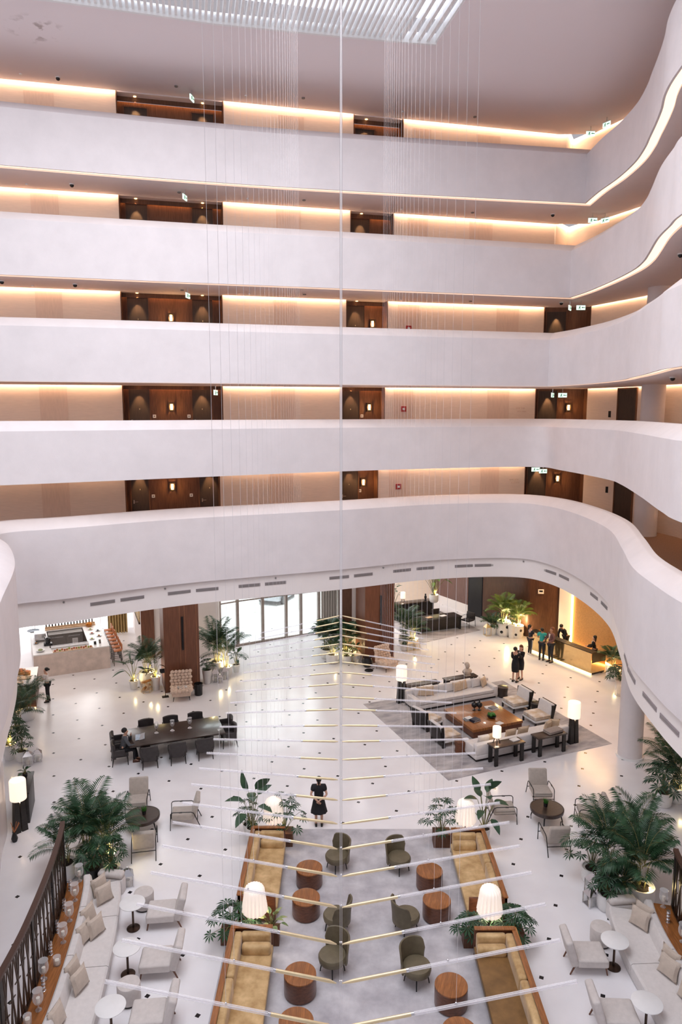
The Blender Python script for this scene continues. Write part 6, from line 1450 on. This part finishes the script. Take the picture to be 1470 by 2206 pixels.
    cl('top', ['pelvis', 'waist', 'chest', 'collar'] + arm_n, [('pelvis', 'waist'), ('waist', 'chest'), ('chest', 'collar')] + arm_e, top, loose)
    if collar:
        c = J['chest']; o = Vector(ln((0, .105, 1.30))); B().add([(-.045, o.y + .02, o.z + .13 ), (.045, o.y + .02, o.z + .13), (.0, o.y + .045, o.z - .13), (-.045, o.y - .03, o.z + .12), (.045, o.y - .03, o.z + .12), (0, o.y - .02, o.z - .13)], [(0, 2, 1), (3, 4, 5), (0, 3, 5, 2), (1, 2, 5, 4), (0, 1, 4, 3)]).build('shirt_front', collar, t, smooth=False)
    if bottom in ('trousers', 'striped'):
        cl('trousers', ['pelvis'] + [a + c for c in 'RL' for a in ('hp', 'kn', 'an')], [('pelvis', 'hpR'), ('hpR', 'knR'), ('knR', 'anR'), ('pelvis', 'hpL'), ('hpL', 'knL'), ('knL', 'anL')], bcol, .014)
        if bottom == 'striped':
            for nm, s in (('R', 1), ('L', -1)): B().tube([(J['hp' + nm][0] + .10 * s, J['hp' + nm][1], J['hp' + nm][2]), (J['kn' + nm][0] + .068 * s, J['kn' + nm][1], J['kn' + nm][2]), (J['an' + nm][0] + .05 * s, J['an' + nm][1], J['an' + nm][2] + .03)], .016, 6).build('side_stripe', white_cl, t)
    else:
        rings = []; zb = skirt_len; n = 28
        for z, rx, ry, wv in ((1.12, .14, .115, 0), (1.0, .165, .135, 0), (.88, .20 if bottom == 'dress' else .185, .165, 0), ((.88 + zb) / 2, .235 if bottom == 'dress' else .175, .18, .006), (zb, .275 if bottom == 'dress' else .165, .22 if bottom == 'dress' else .15, .014 if bottom == 'dress' else 0)):
            rings.append([((rx + wv * cos(9 * a)) * cos(a), (ry + wv * cos(9 * a)) * sin(a), z) for a in [2 * PI * i / n for i in range(n)]])
        B().loft(rings).build('skirt', bcol, t)
    for nm in 'RL':
        a, o = Vector(J['an' + nm][:3]), Vector(J['to' + nm][:3]); d = (o - a); ang = math.atan2(d.y, d.x) - PI / 2; zf = min(a.z, o.z) - .035 - (0 if not heels else 0)
        M = T(a.x, a.y, max(0, o.z - .035), ang)
        mb = B().loft([[(-.03, -.06, 0), (.03, -.06, 0), (.034, -.055, .10), (-.034, -.055, .10)], [(-.04, .03, 0), (.04, .03, 0), (.042, .03, .095), (-.042, .03, .095)], [(-.046, .10, 0), (.046, .10, 0), (.042, .10, .065), (-.042, .10, .065)], [(-.032, .19, 0), (.032, .19, 0), (.028, .19, .035), (-.028, .19, .035)]], M=M)
        mb.build('shoe', shoe, t)
    hc = Vector(ln(hd((0, -.012, 1.635)))); Rh = Matrix.Translation(hc) @ Matrix.Rotation(head_turn, 4, 'Z') @ Matrix.Rotation(-head_tilt - lean, 4, 'X')
    mb = B().ball((0, -.012, .03), .104, 14, Rh, (.92, 1.02, .95))
    if hair_style == 'long': mb.loft([[(.10 * cos(a), -.035 + .075 * sin(a), z) if True else 0 for a in [PI + .15 + (PI - .3) * i / 8 for i in range(9)]] + [(.085 * cos(a), -.03 + .055 * sin(a), z) for a in [2 * PI - .15 - (PI - .3) * i / 8 for i in range(9)]] for z in (.04, -.06, -.18, -.30)], M=Rh)
    elif hair_style == 'bun': mb.ball((0, -.115, .05), .05, 10, Rh)
    elif hair_style == 'tail': mb.tube([(0, -.105, .03), (0, -.12, -.06), (0, -.10, -.16)], [.04, .035, .015], 8, Rh)
    mb.build('hair', hair, t)
    eb = B()
    for s in (-1, 1): eb.ball((.032 * s, .088, -.02), .011, 6, Rh)
    eb.build('eyes', hair_b, t); B().ball((0, .083, -.085), .02, 8, Rh, (1, .5, .35)).build('mouth', mat('lip', (.42, .15, .13), .5) if 'lip' not in MATS else MATS['lip'], t)
    return t
# woman in black, hands clasped behind her back
person('woman in a black dress seen from behind, hands clasped at her back', (-.70, 21.3, 0), R(2), 1.62, skin=skin_a, hair_style='tail', bottom='dress', skirt_len=.50, sleeve='short', shoe=shoe_b, loose=.05,
       arms={'R': ((.165, 0, 1.40), (.27, -.10, 1.16), (.045, -.19, 1.01)), 'L': ((-.165, 0, 1.40), (-.27, -.10, 1.16), (-.045, -.19, .985))})
person('woman in a black suit and skirt embracing a colleague, nearer one', (8.46, 33.6, 0), R(-40), 1.74, skin=skin_a, hair_style='short', bottom='skirt', skirt_len=.52, heels=True,
       arms={'R': ((.165, 0, 1.40), (.22, .16, 1.22), (.06, .30, 1.28)), 'L': ((-.165, 0, 1.40), (-.22, .08, 1.15), (-.10, .24, 1.0))}, head_tilt=R(-12))
person('woman in a black suit and skirt facing her colleague, farther one', (8.80, 33.95, 0), R(130), 1.70, skin=skin_a, hair=hair_r, hair_style='long', bottom='skirt', skirt_len=.52, heels=True, collar=white_cl, head_turn=R(25),
       arms={'R': ((.165, 0, 1.40), (.24, .05, 1.15), (.16, .16, .95)), 'L': ((-.165, 0, 1.40), (-.22, .12, 1.2), (-.08, .28, 1.22))})
person('host in a white blouse and black trousers standing at the host counter', (-13.28, 31.2, 0), R(95), 1.58, skin=skin_a, hair_style='bun', top=white_cl, sleeve='short', bcol=black_cl, lean=R(8), head_tilt=R(-25),
       arms={'R': ((.165, 0, 1.40), (.20, .10, 1.15), (.10, .32, 1.18)), 'L': ((-.165, 0, 1.40), (-.20, .10, 1.15), (-.06, .34, 1.16))})
sx_, sy_ = D_(-2.02, -.42)
person('man in a grey suit reading a newspaper at the long dark table', (sx_, sy_, 0), DA - R(90), 1.74, True, skin_a, hair_b, 'short', top=grey_cl, bcol=black_cl, shoe=shoe_br, seat=.42, lean=R(14), head_tilt=R(-18), collar=white_cl,
       arms={'R': ((.19, 0, 1.40), (.27, .20, 1.20), (.14, .52, 1.22)), 'L': ((-.19, 0, 1.40), (-.24, .26, 1.20), (-.06, .20, 1.46))},
       legs={'R': ((.09, .02, .93), (.12, .42, .93), (.12, .40, .51), (.13, .55, .455)), 'L': ((-.09, .02, .93), (-.10, .43, .95), (-.02, .52, .51), (-.02, .67, .455))})
rp = o = None
person('receptionist with long dark hair in a black blazer behind the desk', (13.05, 35.75, 0), R(62), 1.62, skin=skin_a, hair_style='long', collar=white_cl, lean=R(6), head_tilt=R(-15),
       arms={'R': ((.165, 0, 1.40), (.21, .12, 1.16), (.10, .36, 1.14)), 'L': ((-.165, 0, 1.40), (-.21, .12, 1.16), (-.10, .36, 1.14))})
person('man in a teal T-shirt and dark jeans seen from behind at the desk', (10.62, 36.75, 0), R(-30), 1.74, True, skin_b, hair_b, 'short', top=teal_cl, sleeve='short', bcol=denim, head_tilt=R(-15),
       arms={'R': ((.19, 0, 1.40), (.25, .14, 1.18), (.12, .36, 1.22)), 'L': ((-.19, 0, 1.40), (-.25, .10, 1.16), (-.14, .34, 1.12))})
person('woman in a dark top and white striped leggings with white sneakers', (10.22, 37.55, 0), R(-70), 1.66, skin=skin_a, hair_style='tail', top=navy_cl, sleeve='short', bottom='striped', bcol=denim, shoe=shoe_w,
       arms={'R': ((.165, 0, 1.40), (.23, .10, 1.15), (.12, .34, 1.12)), 'L': ((-.165, 0, 1.40), (-.23, .10, 1.15), (-.08, .32, 1.08))}, head_tilt=R(-15))
person('tall bearded man in an open dark jacket over white at the desk', (11.0, 36.42, 0), R(115), 1.84, True, skin_b, hair_r, 'short', top=plaid, bcol=denim, collar=white_cl, head_tilt=R(-12),
       arms={'R': ((.19, 0, 1.40), (.25, .08, 1.15), (.14, .30, 1.10)), 'L': ((-.19, 0, 1.40), (-.25, .08, 1.15), (-.12, .32, 1.06))})
person('man in a black jacket bending over the far end of the desk', (12.25, 37.9, 0), R(120), 1.74, True, skin_a, hair_b, 'short', top=black_cl, bcol=denim, lean=R(38), head_tilt=R(-10),
       arms={'R': ((.19, 0, 1.40), (.24, .22, 1.2), (.14, .40, 1.02)), 'L': ((-.19, 0, 1.40), (-.24, .22, 1.2), (-.12, .40, 1.0))})
t = thing('clipboard', 'white sheet held by the man in the teal T-shirt', 'paper', (10.92, 36.98, 1.22), R(-30)); B().box(-.11, .11, -.08, .08, 0, .01).build('sheet', paper, t, smooth=False)
# ------------------------------------------------------------------ hanging sculpture: pairs of rods, brass inside and clear outside, on steel cables
YS = [20.851, 20.179, 19.535, 18.912, 18.211, 17.537, 16.82, 16.118, 15.393, 14.643, 14.0, 13.243, 12.549, 11.852, 11.159, 10.528, 9.874, 9.257, 8.662, 8.068, 7.453, 6.887, 6.325]
KZ = [(0, -.54), (5, -.32), (11, -.03), (14, .20), (17, .40), (20, .50), (22, .51)]
ords = ordn + ['eleventh', 'twelfth', 'thirteenth', 'fourteenth', 'fifteenth', 'sixteenth', 'seventeenth', 'eighteenth', 'nineteenth', 'twentieth', 'twenty-first', 'twenty-second', 'twenty-third']
for i, Y in enumerate(YS):
    for (a, za), (c, zc) in zip(KZ, KZ[1:]):
        if a <= i <= c: dz = za + (zc - za) * (i - a) / (c - a)
    ln = 2.40 - .10 * i / 22
    for sg, side in ((1, 'right'), (-1, 'left')):
        t = thing('hanging_rod', 'slim brass and clear rod, %s arm of the %s pair from the far end' % (side, ords[i]), 'hanging rod', (.0, Y, 7.0), 0, 'hanging rods of the atrium sculpture')
        d = Vector((sg * ln, 0, dz)); P = lambda f: d * f
        st = Vector((sg * .03 - .02, 0, 0))
        B().tube([st, P(.055), P(.30)], [.006, .019, .019], 10).build('brass_tube', brass, t)
        B().tube([P(.30), P(.312)], .0205, 10).build('joint_ring', chrome, t)
        B().tube([P(.312), P(1.)], .0195, 10).build('acrylic_tube', acryl, t)
        B().tube([P(.312), P(.995)], .0045, 5).build('inner_wire', cable, t)
        for f in (.004, .49):
            q = P(f); B().tube([(q.x, 0, q.z), (q.x, 0, 17.05)], .0017, 4, cap=False).build('suspension_cable', cable, t, smooth=False)
            B().ball((q.x, 0, q.z + .024), .012, 6).build('cable_clip', chrome, t)
